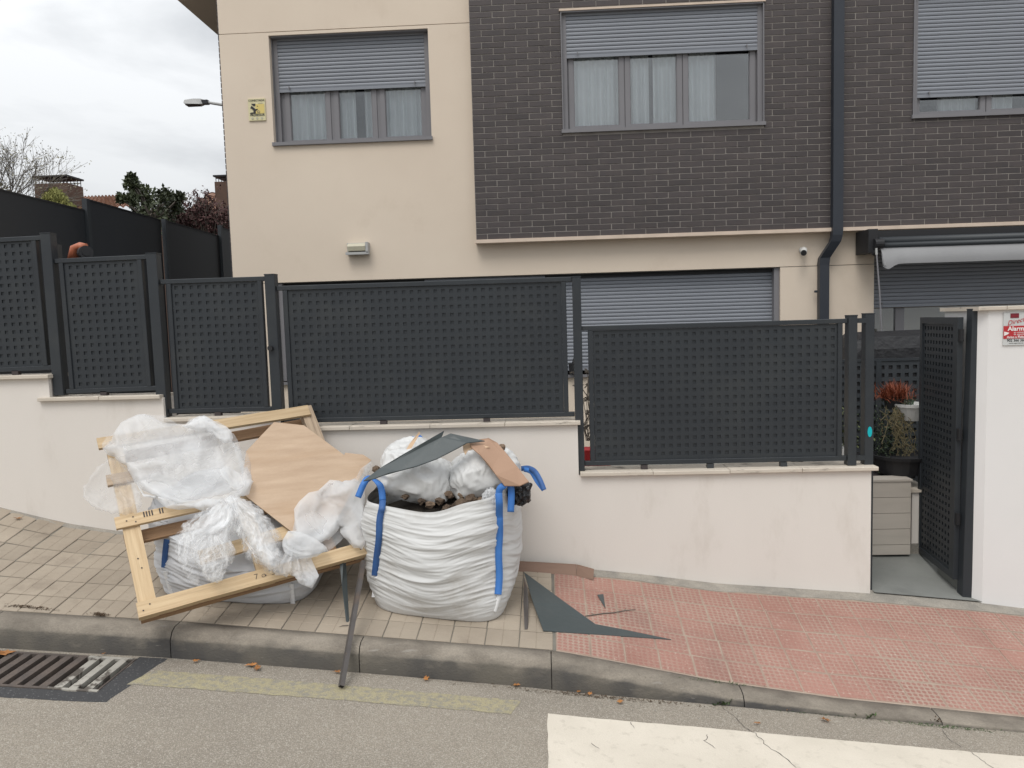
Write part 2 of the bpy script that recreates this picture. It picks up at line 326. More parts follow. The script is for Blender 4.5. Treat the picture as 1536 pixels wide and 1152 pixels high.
def glass():
    m=bpy.data.materials.new('window_glass'); m.use_nodes=True; t=m.node_tree; t.nodes.clear(); N=t.nodes.new; L=t.links.new
    o=N('ShaderNodeOutputMaterial'); mx=N('ShaderNodeMixShader'); tr=N('ShaderNodeBsdfTransparent'); tr.inputs[0].default_value=(.92,.95,.96,1)
    gl=N('ShaderNodeBsdfGlossy'); gl.inputs['Roughness'].default_value=.02; fr=N('ShaderNodeFresnel'); fr.inputs[0].default_value=1.52
    mm=N('ShaderNodeMath'); mm.operation='MULTIPLY_ADD'; mm.inputs[1].default_value=1.5; mm.inputs[2].default_value=.07; L(fr.outputs[0],mm.inputs[0])
    L(mm.outputs[0],mx.inputs[0]); L(tr.outputs[0],mx.inputs[1]); L(gl.outputs[0],mx.inputs[2]); L(mx.outputs[0],o.inputs[0]); return m
m_glass=glass()
def film(name, base, dens, streak, across=14, along=2.2, rough=.35, tint=(.86,.87,.88), width=.06, cloud=1.1):
    """thin plastic sheeting: partly see-through, milkier along its creases (UV: u across the folds, v along them, in metres)"""
    m=bpy.data.materials.new(name); m.use_nodes=True; t=m.node_tree; t.nodes.clear(); N=t.nodes.new; L=t.links.new
    o=N('ShaderNodeOutputMaterial'); mx=N('ShaderNodeMixShader'); tr=N('ShaderNodeBsdfTransparent'); tr.inputs[0].default_value=(.985,.985,.985,1)
    mb=N('ShaderNodeMixShader'); mb.inputs[0].default_value=.40
    P=N('ShaderNodeBsdfPrincipled'); P.inputs['Base Color'].default_value=(*tint,1); P.inputs['Roughness'].default_value=rough
    tl=N('ShaderNodeBsdfTranslucent'); tl.inputs[0].default_value=(*tint,1)
    uv=N('ShaderNodeUVMap'); uv.uv_map='UVMap'
    def ridge(ac,al,dist,wd,hi):
        mp=N('ShaderNodeMapping'); mp.inputs['Scale'].default_value=(ac,al,1); L(uv.outputs[0],mp.inputs[0])
        nz=N('ShaderNodeTexNoise'); nz.inputs['Scale'].default_value=1; nz.inputs['Detail'].default_value=3; nz.inputs['Distortion'].default_value=dist; nz.inputs['Roughness'].default_value=.6
        L(mp.outputs[0],nz.inputs['Vector'])
        sb=N('ShaderNodeMath'); sb.operation='SUBTRACT'; sb.inputs[1].default_value=.5; L(nz.outputs[0],sb.inputs[0])
        ab=N('ShaderNodeMath'); ab.operation='ABSOLUTE'; L(sb.outputs[0],ab.inputs[0])
        mr=N('ShaderNodeMapRange'); mr.inputs[1].default_value=0; mr.inputs[2].default_value=wd; mr.inputs[3].default_value=hi; mr.inputs[4].default_value=0; L(ab.outputs[0],mr.inputs[0]); return mr.outputs[0],nz
    r1,nz=ridge(across,along,.6,width,streak); r2,_=ridge(across*2.3,along*1.7,.4,width*.8,streak*.6)
    tc=N('ShaderNodeTexCoord'); n2=N('ShaderNodeTexNoise'); n2.inputs['Scale'].default_value=cloud*3; n2.inputs['Detail'].default_value=2; L(tc.outputs['Object'],n2.inputs['Vector'])
    m2=N('ShaderNodeMapRange'); m2.inputs[1].default_value=.35; m2.inputs[2].default_value=.65; m2.inputs[3].default_value=base; m2.inputs[4].default_value=dens; L(n2.outputs[0],m2.inputs[0])
    ad=N('ShaderNodeMath'); ad.operation='ADD'; L(r1,ad.inputs[0]); L(m2.outputs[0],ad.inputs[1])
    ad2=N('ShaderNodeMath'); ad2.operation='ADD'; ad2.use_clamp=True; L(ad.outputs[0],ad2.inputs[0]); L(r2,ad2.inputs[1])
    L(P.outputs[0],mb.inputs[1]); L(tl.outputs[0],mb.inputs[2]); L(ad2.outputs[0],mx.inputs[0]); L(tr.outputs[0],mx.inputs[1]); L(mb.outputs[0],mx.inputs[2]); L(mx.outputs[0],o.inputs[0])
    bp=N('ShaderNodeBump'); bp.inputs['Strength'].default_value=.45; bp.inputs['Distance'].default_value=.012; L(nz.outputs[0],bp.inputs['Height']); L(bp.outputs[0],P.inputs['Normal'])
    return m
m_film = film('milky_plastic_film', .52, .78, .04, 5, 2, .4)
m_filmthin = film('thin_plastic_film', .18, .36, .06, 5, 2, .4)
m_wrap = film('clear_stretch_wrap', .03, .16, .34, 13, 3, .20, tint=(.93,.94,.95), width=.05)
m_wrapm = film('bunched_stretch_wrap', .24, .55, .25, 11, 3, .26, tint=(.93,.94,.95), width=.06)

# ------------------------------------------------------------------ ground profile
def ex(x, X, Z):
    if x < X[0]: return Z[0]+(x-X[0])*(Z[1]-Z[0])/(X[1]-X[0])
    if x > X[-1]: return Z[-1]+(x-X[-1])*(Z[-1]-Z[-2])/(X[-1]-X[-2])
    for i in range(len(X)-1):
        if x <= X[i+1]: return Z[i]+(x-X[i])*(Z[i+1]-Z[i])/(X[i+1]-X[i])
XR=[-3.41,-2.38,-1.34,-.29,.23,.85,1.62,2.72]; ZR=[.08,.01,-.08,-.18,-.24,-.30,-.38,-.49]
XW=[-4.4,-4.06,-3.78,-3.43,.33,.68,1.26,1.78,2.39,3.26,3.53]; ZW=[.66,.57,.5,.44,.07,.03,-.05,-.09,-.14,-.23,-.27]
XB=[-3.5,-2.34,-1.37,0,.35,1.0,1.7,2.83]; ZB=[.262,.18,.09,-.03,-.10,-.235,-.345,-.475]
YW, YK, YB = 5.8, 4.45, 4.6
def zroad(x): return ex(x, XR, ZR)
def zwall(x): return ex(x, XW, ZW)
def zkerb(x): return ex(x, XB, ZB)
def zpav(x, y): t=(y-YB)/(YW-YB); return zkerb(x)*(1-t)+zwall(x)*t
def sheet(name, xs, ys, zf, m, parent=None, loc=(0,0,0)):
    v=[(x-loc[0],y-loc[1],zf(x,y)-loc[2]) for y in ys for x in xs]; n=len(xs)
    f=[(j*n+i,j*n+i+1,(j+1)*n+i+1,(j+1)*n+i) for j in range(len(ys)-1) for i in range(n-1)]
    return link(name, mesh(name,v,f,m), parent, loc)

# far ground, a big sheet well below the plots behind
def zfar(x,y):
    return -.9 - .085*max(-60,min(60,x))*.5 if y<4 else -.9-.0425*max(-60,min(60,x))
g = sheet('ground', [-400,-60,-20,-8,0,8,20,60,400], [-400,-60,-12,4,60,400], lambda x,y: min(-3.2,-1.6-.05*abs(x)), m_dirt); struct(g)
xs=[-30,-15,-8]+[-6+.25*i for i in range(53)]+[10,16,30]
# road, leaving the opening for the gully
GX0,GX1,GY0,GY1=-3.72,-2.53,3.99,4.41
rx=sorted(set(xs+[GX0,GX1]+XR)); ry=[-9,-4,0,2,3,3.5,GY0,GY1,4.452]
rv=[(x,y,zroad(x)) for y in ry for x in rx]; n=len(rx); rf=[]
for j in range(len(ry)-1):
    for i in range(n-1):
        cx_=(rx[i]+rx[i+1])/2; cy_=(ry[j]+ry[j+1])/2
        if GX0<cx_<GX1 and GY0<cy_<GY1: continue
        rf.append((j*n+i,j*n+i+1,(j+1)*n+i+1,(j+1)*n+i))
road=struct(link('road', mesh('road',rv,rf,m_road)))

# pavement bed + tiles
def bedz(x,y): return zpav(x,y)-.004
pav=struct(sheet('pavement', xs, [4.59,4.9,5.2,5.5,5.80], lambda x,y: bedz(x,y), [m_joint]))
bed2=struct(sheet('red_pavement', [.012]+[.25*i for i in range(1,41)], [4.59,4.9,5.2,5.5,5.80], lambda x,y: bedz(x,y)+.002, [m_redjoint]))
def tile_mesh(name, w, d, m, sub, th=.03, ch=.004, gap=.0025, grv=.003):
    b=MB(); nx,ny=sub; sw=(w-2*gap)/nx; sd_=(d-2*gap)/ny
    b.box(-w/2+gap,w/2-gap,-d/2+gap,d/2-gap,-th,-grv*.9)
    for i in range(nx):
        for j in range(ny):
            x0=-w/2+gap+i*sw; x1=x0+sw; y0=-d/2+gap+j*sd_; y1=y0+sd_
            e=ch if (nx>1) else .002
            b.add([(x0,y0,-grv),(x1,y0,-grv),(x1,y1,-grv),(x0,y1,-grv),(x0+e,y0+e,0),(x1-e,y0+e,0),(x1-e,y1-e,0),(x0+e,y1-e,0)],
                  [(4,5,6,7),(0,1,5,4),(1,2,6,5),(2,3,7,6),(3,0,4,7)])
    return mesh(name,b.v,b.f,m)
TW=.212
tm=tile_mesh('paving_tile',TW,.2,m_beige,(2,2)); tmh=tile_mesh('paving_tile_cut',TW/2,.2,m_beige,(1,2))
def place_tile(me,name,x,y,parent,dz):
    e=.05
    ax=math.atan((zpav(x,y+e)-zpav(x,y-e))/(2*e)); ay=-math.atan((zpav(x+e,y)-zpav(x-e,y))/(2*e))
    o=link(name,me,parent,(x,y,zpav(x,y)+dz)); o.rotation_euler=(ax+rnd.uniform(-.004,.004),ay+rnd.uniform(-.004,.004),rnd.uniform(-.004,.004)); return o
for j in range(6):
    x=-.005-TW/2; y=YB+.1+j*.2
    k=0
    while x>-5.0:
        place_tile(tm,'paving_tile',x,y,pav,.002+rnd.uniform(-.0015,.0015)); x-=TW; k+=1
RW=.216
tr_=tile_mesh('red_tile',RW,RW,m_red,(1,1),gap=.0032)
for j in range(5):
    for i in range(19):
        place_tile(tr_,'red_tile',.012+RW/2+i*RW,YB+.006+RW/2+j*RW,bed2,.0015+rnd.uniform(-.001,.001))
# cement fillet along the foot of the wall (uneven edge)
v=[];f=[]; X=[-5.2+.06*i for i in range(150)]
for x in X:
    wdt=(.05 if x<0 else .105)+.02*noise.noise((x*3,0,0))+.012*noise.noise((x*14,1,0))
    y0=YW-wdt
    v+= [(x,y0,zpav(x,y0)+.0005),(x,y0+.02,zpav(x,y0)+.008),(x,YW+.05,zwall(x)+.014)]
for i in range(len(X)-1): a=3*i; f+=[(a,a+3,a+4,a+1),(a+1,a+4,a+5,a+2)]
struct(link('cement_strip', mesh('cement_strip',v,f,m_cement,True)))
# kerb stones
kerb=struct(sheet('kerb', [-6+.25*i for i in range(50)], [4.53,4.598], lambda x,y: min(zkerb(x),zroad(x)+.12)-.02, [m_joint]))
KJ=[-5.8,-4.64,-3.48,-2.34,-1.18,-.02,1.12,2.27,3.4,4.55]
for a,b_ in zip(KJ[:-1],KJ[1:]):
    a+=.003; b_-=.003; v=[];f=[];mi=[]; n=11
    for i in range(n):
        x=a+(b_-a)*i/(n-1); zb=zkerb(x)-.001; zr=zroad(x); h=max(.012,zb-zr)
        jx=.004*noise.noise((x*9,3,1)); cw=.058+.012*noise.noise((x*5,0,9)); ch_=min(h*.42,.05+.008*noise.noise((x*6,5,0)))
        v+=[(x,YB-.003,zb-.1),(x,YB-.003,zb),(x,YK+cw+.012,zb-.002),(x,YK+cw*.55,zb-ch_*.38),(x,YK+.012+jx,zb-ch_),(x,YK+.003+jx,zb-ch_-.012 if h>.06 else zb-ch_*1.3),(x,YK+jx*.5,min(zr-.03,zb-.05))]
    for i in range(n-1):
        for k in range(6):
            f.append((7*i+k,7*i+7+k,7*i+8+k,7*i+k+1)); mi.append(1 if k>=4 else 0)
    nb=len(v); v+=[v[k] for k in range(7)]+[v[7*(n-1)+k] for k in range(7)]; f+= [tuple(nb+k for k in range(6,-1,-1)),tuple(nb+7+k for k in range(7))]; mi+=[0,0]
    c=Vector(((a+b_)/2,YK,zkerb((a+b_)/2)))
    o=link('kerb_stone', mesh('kerb_stone',[Vector(p)-c for p in v],f,[m_kerb,m_kerbf],True,mi), kerb, c)
    bm=bmesh.new(); bm.from_mesh(o.data); bmesh.ops.recalc_face_normals(bm,faces=bm.faces); bm.to_mesh(o.data); bm.free()
# ---- road markings and patch
def strip(name, pts, dz, m, parent=None, kind=None):
    """polygon on the road surface, triangulated"""
    n=len(pts); r=delaunay_2d_cdt([Vector(p) for p in pts],[(i,(i+1)%n) for i in range(n)],[],1,1e-6)
    v=[(p.x,p.y,zroad(p.x)+dz) for p in r[0]]
    return link(name, mesh(name,v,[tuple(q) for q in r[2]],m),parent)
def wobble(pts, step=.04, amp=.006, seed=0):
    out=[]; n=len(pts)
    for i in range(n):
        a=Vector(pts[i]); b=Vector(pts[(i+1)%n]); d=(b-a); L_=d.length; nn=Vector((-d.y,d.x)).normalized(); k=max(1,int(L_/step))
        for j in range(k):
            p=a+d*(j/k); out.append(tuple(p+nn*amp*noise.noise((p.x*11,p.y*11,seed))))
    return out
pt=struct(strip('asphalt_patch', wobble([(GX1,GY1+.03),(-2.36,4.44),(-2.42,3.89),(-4.4,3.86),(-4.4,GY0),(GX1,GY0)],amp=.015), .0012, m_road2))
yl=struct(strip('yellow_line', wobble([(-2.42,4.10),(-.25,4.115),(-.2,4.275),(-2.35,4.285)],.03,.012,3), .002, m_yellow))
zb=struct(strip('zebra_stripe', wobble([(-.045,3.62),(6.5,3.60),(6.5,4.19),(-.045,4.165)],.035,.006,5), .0025, m_zebra))
def crack(pts, wd, dz, parent, m=m_ink):
    P=[]
    for i in range(len(pts)-1):
        a=Vector(pts[i]);b=Vector(pts[i+1]); k=6
        for j in range(k): q=a.lerp(b,j/k); P.append(q+Vector((noise.noise((q.x*30,q.y*30,1)),noise.noise((q.x*30,q.y*30,7))))*.014)
    v=[];f=[]
    for i,p in enumerate(P):
        t=(P[min(i+1,len(P)-1)]-P[max(0,i-1)]).normalized(); nn=Vector((-t.y,t.x)); ww=wd*(.4+.9*abs(noise.noise((i*.7,2,2))))*(1 if 0<i<len(P)-1 else .1)
        for s_ in(-1,1): q=p+nn*ww*s_; v.append((q.x,q.y,zroad(q.x)+dz))
    for i in range(len(P)-1): a=2*i; f.append((a,a+1,a+3,a+2))
    o=link('crack',mesh('crack',v,f,m),parent); return o
for pts in [[(1.03,4.33),(1.06,4.22),(1.10,4.15),(1.13,4.05),(1.20,3.93),(1.24,3.82)],[(.42,4.165),(.43,4.08)],[(2.28,4.19),(2.30,4.08),(2.34,3.96)],[(.83,4.10),(.80,4.02),(.86,3.94)],[(.18,3.9),(.23,3.84)],[(3.05,4.19),(3.1,4.1)]]:
    crack(pts,.0032,.0038,zb)

for pts in [[(1.03,4.33),(1.00,4.38),(.98,4.44)],[(2.26,4.20),(2.22,4.30),(2.25,4.44)]]: crack(pts,.0028,.0016,road)
# gully grate
gr=thing('drain_grate','rusty iron drain grate in the gutter, its right end splashed white','drain grate',((GX0+GX1)/2,4.2,zroad(-3.1)))
def gz(x): return zroad(x)+.006
def gbox(x0,x1,y0,y1,top=0,th=.03):
    return [(x0,y0,gz(x0)-th),(x1,y0,gz(x1)-th),(x1,y1,gz(x1)-th),(x0,y1,gz(x0)-th),(x0,y0,gz(x0)+top),(x1,y0,gz(x1)+top),(x1,y1,gz(x1)+top),(x0,y1,gz(x0)+top)]
split=GX1-.29
for (a,b_,m) in ((GX0,split,m_grate),(split,GX1,m_gratew)):
    for (c,d) in ((GY0,GY0+.022),(GY1-.022,GY1)):
        q=MB(); q.hexa(gbox(a,b_,c,d)); o=q.build('frame_rail',m,gr)
q=MB(); q.hexa(gbox(GX1-.008,GX1,GY0+.022,GY1-.022)); q.build('frame_rail',m_grate,gr)
k=0; x=GX1-.088
while x>GX0:
    q=MB(); q.hexa(gbox(x,x+.045,GY0+.022,GY1-.022,-.001)); q.build('bar', m_gratew if k<3 else m_grate, gr); x-=.0855; k+=1
q=MB(); z0=zroad(-3.1)-.35
q.add([(GX0,GY0,z0),(GX1,GY0,z0),(GX1,GY1,z0),(GX0,GY1,z0)],[(0,1,2,3)])
for (p1,p2) in (((GX0,GY0),(GX1,GY0)),((GX1,GY0),(GX1,GY1)),((GX1,GY1),(GX0,GY1)),((GX0,GY1),(GX0,GY0))):
    q.add([(*p1,z0),(*p2,z0),(*p2,zroad(p2[0])-.001),(*p1,zroad(p1[0])-.001)],[(0,1,2,3)])
q.build('pit',m_dirt,gr)

# ------------------------------------------------------------------ terrace behind the wall and the entrance floor
tv=MB()
for (a,b_,z) in ((-6,-3.0,.95),(-3.0,.2,.55),(.2,2.42,.35)):
    tv.box(a,b_,6.005,8.9,z-1.5,z)
struct(tv.build('garden_terrace',m_concrete))
def zent(y): return -.135+ (y-5.8)*.06
struct(sheet('entrance_floor',[2.44,2.8,3.22,3.8,6],[5.80,6.2,6.8,8.9],lambda x,y:(zwall(x)+.015)*(1-min(1,(y-5.8)/.9))+zent(y)*min(1,(y-5.8)/.9),m_concrete))

# ------------------------------------------------------------------ garden wall
gw=thing('garden_wall','low stepped white rendered garden wall with stone coping along the pavement','wall',(-1,5.9,0))
WALLS=[(-5.6,-3.875,1.665),(-3.875,-2.975,1.485),(-2.975,-2.07,1.302),(-2.07,.22,1.205),(.22,2.405,.81)]
b=MB()
for i,(a,c,z) in enumerate(WALLS):
    n_=max(2,int((c-a)/.3)); 
    for k in range(n_):
        x0=a+(c-a)*k/n_; x1=a+(c-a)*(k+1)/n_
        b.add([(x0,5.8,zwall(x0)-.1),(x1,5.8,zwall(x1)-.1),(x1,5.8,z),(x0,5.8,z)],[(0,1,2,3)])
        b.add([(x0,6.0,-1),(x1,6.0,-1),(x1,6.0,z),(x0,6.0,z)],[(3,2,1,0)])
    b.add([(a,5.8,z),(c,5.8,z),(c,6.0,z),(a,6.0,z)],[(0,1,2,3)])
    z2=WALLS[i+1][2] if i<4 else -1
    b.add([(c,5.8,z2),(c,6.0,z2),(c,6.0,z),(c,5.8,z)],[(0,1,2,3)])
b.build('wall_body',m_white,gw,recalc=False)
CAPS=[(-5.6,-3.855,1.69),(-3.955,-2.985,1.51),(-2.965,-2.075,1.327),(-2.06,.24,1.232),(.232,2.445,.838)]
for i,(a,c,z) in enumerate(CAPS):
    n_=max(1,round((c-a)/.62)); e=[a]+[a+(c-a)*(k+rnd.uniform(-.08,.08))/n_ for k in range(1,n_)]+[c]
    for k in range(n_):
        q=MB(); th=.028; x0=e[k]+(.0015 if k else 0); x1=e[k+1]-(.0015 if k<n_-1 else 0); dz=rnd.uniform(-.0015,.0015)
        q.box(x0,x1,5.765,6.03,z-th+dz,z+dz,bev=.003); q.build('coping_stone',m_coping,gw)
# pillar to the right of the gate
pw=thing('gate_pillar','white painted wall pillar carrying the red and silver alarm sign, right of the open gate','pillar',(3.5,5.9,0))
zt=1.975; b=MB()
pl=[(3.175,5.86),(3.235,5.80),(3.545,5.80),(3.545,6.3),(3.175,6.3)]
b.prism([(x,y,-.6) for x,y in pl],(0,0,zt+.6)); b.build('pillar_body',m_white2,pw)
q=MB(); q.box(3.15,3.35,5.77,6.33,zt,zt+.03,bev=.004); q.build('coping_stone',m_coping,pw)
q=MB(); q.box(3.353,3.60,5.77,6.33,zt,zt+.03,bev=.004); q.build('coping_stone',m_coping,pw)
b=MB(); b.box(3.55,3.63,5.83,5.91,-.5,1.97); o=b.build('steel_post',m_steel); tag(o,'dark steel post at the far right edge beyond the white pillar','post')
b=MB(); b.box(3.63,8,5.80,6.0,-1,1.5); o=b.build('neighbour_wall',m_white); tag(o,'white neighbouring garden wall continuing right of the pillar','wall')

# ------------------------------------------------------------------ fence
fence=thing('metal_fence','stepped dark grey metal fence of square-holed panels standing on the white garden wall','fence',(-1,5.87,1.2))
def lattice(x0,x1,z0,z1,y,pitch=.0605,hole=.0265,depth=.0065,ox=None,oz=None):
    """front sheet with real square holes and their side walls"""
    nx=int((x1-x0)/pitch); nz_=int((z1-z0)/pitch)
    mx_=((x1-x0)-nx*pitch)/2; mz=((z1-z0)-nz_*pitch)/2
    xe=[x0]; 
    for i in range(nx): c=x0+mx_+(i+.5)*pitch; xe+=[c-hole/2,c+hole/2]
    xe.append(x1); ze=[z0]
    for i in range(nz_): c=z0+mz+(i+.5)*pitch; ze+=[c-hole/2,c+hole/2]
    ze.append(z1)
    b=MB(); n=len(xe)
    b.v=[Vector((x,y,z)) for z in ze for x in xe]+[Vector((x,y+depth,z)) for z in ze for x in xe]; off=len(xe)*len(ze)
    for j in range(len(ze)-1):
        for i in range(n-1):
            A=j*n+i; B=A+1; C=A+n+1; D=A+n
            if i%2 and j%2:
                for (p,q_) in ((A,B),(B,C),(C,D),(D,A)): b.f.append((p,q_,q_+off,p+off)); b.m.append(0)
            else: b.f.append((A,B,C,D)); b.m.append(0)
    return b
def panel(X0,X1,Z0,Z1,gl,gr_,name='panel',tilt=0,label=None):
    """rails run from post to post, stiles stand gl / gr_ inside"""
    c=Vector(((X0+X1)/2,5.87,(Z0+Z1)/2)); t=.035; y0,y1=5.85,5.89
    pn=bpy.data.objects.new(name,None); _setup(pn,fence,c)
    if label: pn['label']=label
    xa=X0+gl; xb=X1-gr_
    for (a,b_,c0,c1,nm) in ((X0,X1,Z1-t,Z1,'top_rail'),(X0,X1,Z0,Z0+t,'bottom_rail'),(xa,xa+t,Z0+t,Z1-t,'stile'),(xb-t,xb,Z0+t,Z1-t,'stile')):
        q=MB(); q.box(a,b_,y0,y1,c0,c1,bev=.003); q.build(nm,m_steel,pn)
    lb=lattice(xa+t+.001,xb-t-.001,Z0+t+.001,Z1-t-.001,5.863); lb.build('perforated_sheet',m_steel,pn,recalc=False)
    q=MB(); q.box(xa+t+.002,xb-t-.002,5.8705,5.878,Z0+t+.002,Z1-t-.002); q.build('backing_sheet',m_steel,pn)
    if tilt: pn.rotation_euler=(0,tilt,0)
    return pn
def post(name,x0,x1,z0,z1,parent=fence,y0=5.83,y1=5.91,tilt=0,m=m_steel):
    c=Vector(((x0+x1)/2,(y0+y1)/2,z0)); q=MB(); q.box(x0,x1,y0,y1,z0,z1,bev=.003); q.box(x0-.002,x1+.002,y0-.002,y1+.002,z1-.0005,z1+.006)
    o=q.build(name,m,parent,loc=c)
    if tilt: o.rotation_euler=(0,tilt,0)
    return o
post('post',-3.865,-3.785,1.52,2.775,tilt=R(-.4)); post('post',-3.045,-2.965,1.33,2.595,tilt=R(-.3)); post('post',-2.135,-2.058,1.235,2.405,tilt=R(-.2))
post('post',.205,.268,.84,2.315); post('post',2.245,2.308,.84,1.965)
post('post',-4.75,-4.69,1.7,2.95)
panel(-4.69,-3.872,1.715,2.755,.03,.045,tilt=R(-1.0))
panel(-3.782,-3.05,1.535,2.585,.03,.045,tilt=R(-.7))
panel(-2.962,-2.14,1.355,2.395,.045,.03)
panel(-2.055,.202,1.258,2.318,.045,.045)
panel(.27,2.243,.875,1.945,.045,.035)
for z in (.875,1.91):
    boxpart('rail',fence,m_steel,2.31,2.378,5.853,5.887,z,z+.035)
# small feet between bottom rails and coping
for x,z in ((-4.2,1.69),(-3.5,1.51),(-2.6,1.327),(-1.3,1.232),(-.5,1.232),(.7,.838),(1.2,.838),(1.75,.838)):
    boxpart('foot',fence,m_ink if x<1 else m_steelb,x,x+.05,5.85,5.89,z,z+.034)
# handle knob on the third bay
q=MB(); q.tube([(-2.115,5.83,1.845),(-2.115,5.80,1.845)],.02,12); q.build('knob',m_black,fence)

# ------------------------------------------------------------------ gate
gate=thing('garden_gate','open dark grey perforated metal gate swung inward beside the white pillar','gate',(3.13,5.9,-.15))
post('hinge_post',3.115,3.185,-.21,1.985,gate,5.85,5.93,tilt=R(.9))
# latch post on the far side of the opening, standing at the end of the wall
gp=post('latch_post',2.378,2.445,-.15,1.975,gate,5.86,5.935)
q=MB(); 
q.add([(2.415+.027*math.cos(a*math.pi/8)*.62,5.856,1.09+.04*math.sin(a*math.pi/8)) for a in range(16)],[tuple(range(16))]); q.add([(2.415+.027*math.cos(a*math.pi/8)*.62,5.859,1.09+.04*math.sin(a*math.pi/8)) for a in range(16)],[tuple(range(16))])
o=q.build('oval_sticker',m_teal,gate); o['label']='teal oval sticker'
H=Vector((3.105,5.93,0)); Fq=Vector((3.115,6.72,0)); Fq.x=3.16
F0=at(1384,475,6.66); F0=Vector((F0.x,6.66,0)); 
U=(F0-H); LW=U.length; U.normalize(); Wn=Vector((U.y,-U.x,0))*-1  # leaf thickness direction
Z0,Z1=-.085,1.93
if True:
    t=.05
    leafp=bpy.data.objects.new('gate_leaf',None); _setup(leafp,gate,H+Vector((0,0,Z0)))
    V=Vector((0,0,1))
    for (a,b_,c,d,nm) in ((0,LW,Z1-t,Z1,'top_rail'),(0,LW,Z0,Z0+t,'bottom_rail'),(0,.085,Z0+t,Z1-t,'stile'),(LW-.045,LW,Z0+t,Z1-t,'stile')):
        q=MB(); q.frame_box(H,U,V,Wn,a,b_,c,d,-.02,.02); q.build(nm,m_steel,leafp)
    lb=lattice(.086,LW-.046,Z0+t+.001,Z1-t-.001,0,pitch=.0575,hole=.029,depth=.016)
    lb.v=[H+U*p.x+V*p.z+Wn*(-p.y+.008) for p in lb.v]; lb.build('perforated_sheet',m_steel,leafp,recalc=False)
    q=MB(); q.frame_box(H,U,V,Wn,.088,LW-.048,Z0+t+.003,Z1-t-.003,-.018,-.0085); q.build('backing_sheet',m_screen,leafp)
    q=MB()
    for z in (.35,1.0,1.75): q.box(3.09,3.115,5.90,5.93,z,z+.09)
    q.build('hinge',m_black,gate)

boxpart('base_strip',pw,m_concrete,3.150,3.174,5.95,6.298,-.5,-.066)  # grey strip added to darken the pillar foot, standing in for shade below the gate
# ------------------------------------------------------------------ house
house=thing('house','two storey cream rendered house with dark brick upper floor and grey roller shutters','house',(0,9,0))
XC=-3.635; YF=8.9; YBR=8.8
OPEN=[(-3.065,-1.245,4.105,5.305),(-3.12,2.66,1.36,2.515),(3.70,8.4,0.2,2.75)]   # openings in the cream face
def wall_with_holes(x0,x1,z0,z1,holes,y0,y1,b):
    xs_=sorted({x0,x1,*[h[0] for h in holes],*[h[1] for h in holes]}); 
    for i in range(len(xs_)-1):
        a,c=xs_[i],xs_[i+1]; 
        if c<=x0 or a>=x1: continue
        hz=sorted([(h[2],h[3]) for h in holes if h[0]<=a+1e-6 and h[1]>=c-1e-6]); z=z0
        for (p,q_) in hz:
            if p>z: b.box(a,c,y0,y1,z,p)
            z=max(z,q_)
        if z<z1: b.box(a,c,y0,y1,z,z1)
# cream wall in slabs separated by thin control joints
J=.007
b=MB(); wall_with_holes(XC,8.4,-1,2.60,[OPEN[1],OPEN[2]],YF,YF+.3,b)
b.box(XC,-.765,YF,YF+.3,2.60+0,5.355); 
b2=MB()
for m in (b,): pass
bb=MB()
# lower field
wall_with_holes(XC,8.4,-1,2.515,[(OPEN[1][0],OPEN[1][1],OPEN[1][2],2.515),(3.70,8.4,.2,2.515)],YF,YF+.3,bb)
bb.box(XC,3.70,YF,YF+.3,2.515+J,2.95); bb.box(3.70,8.4,YF,YF+.3,2.75,2.95)
# upper left field with window, joint level with the lintel
wall_with_holes(XC,-.60,2.95,5.34,[(OPEN[0][0],OPEN[0][1],OPEN[0][2],5.34)],YF,YF+.3,bb)
bb.box(OPEN[0][0]-.0,OPEN[0][1],YF,YF+.3,5.305,5.34-.0005)
bb.box(XC,-.60,YF,YF+.3,5.34+J,6.6)
bb.build('rendered_wall',m_cream,house,recalc=False)
boxpart('joint_backing',house,m_mortar,XC+.01,3.69,YF+.02,YF+.25,2.515+.0004,2.515+J-.0004)
boxpart('joint_backing',house,m_mortar,XC+.01,-.61,YF+.02,YF+.25,5.34+.0004,5.34+J-.0004)
boxpart('side_wall',house,m_mortar,XC+.003,XC+.25,YF+.302,15,-1,6.6)
boxpart('back_core',house,m_dark,XC+.26,8.4,YF+1.4,YF+1.5,-1,6.6)
boxpart('floor_slab',house,m_dark,XC+.26,8.4,YF+.31,YF+1.39,2.86,3.4)
# brick cladding of the side face, its ends showing at the corner
bmesh_side=None
q=MB(); q.box(-.028,0,0,.24,0,.054); side_b=mesh('brick',q.v,q.f,m_brick)
z=2.2;k=0
while z<5.9:
    link('brick',side_b,house,(XC+.014,YF+.004,z)); z+=.0655;k+=1
stx=MB(); z=2.2;k=0
while z<5.9:
    for j in range(1,12):
        y=YF+.004+.25*j; stx.box(XC-.014,XC+.002,y,y+.24,z,z+.054)
    z+=.0655;k+=1
stuff(stx.build('side_bricks',m_brick,house,recalc=False))
# eaves overhanging the side
boxpart('eave',house,m_cream,-4.23,XC-.03,YF+.002,15,5.87,6.05)
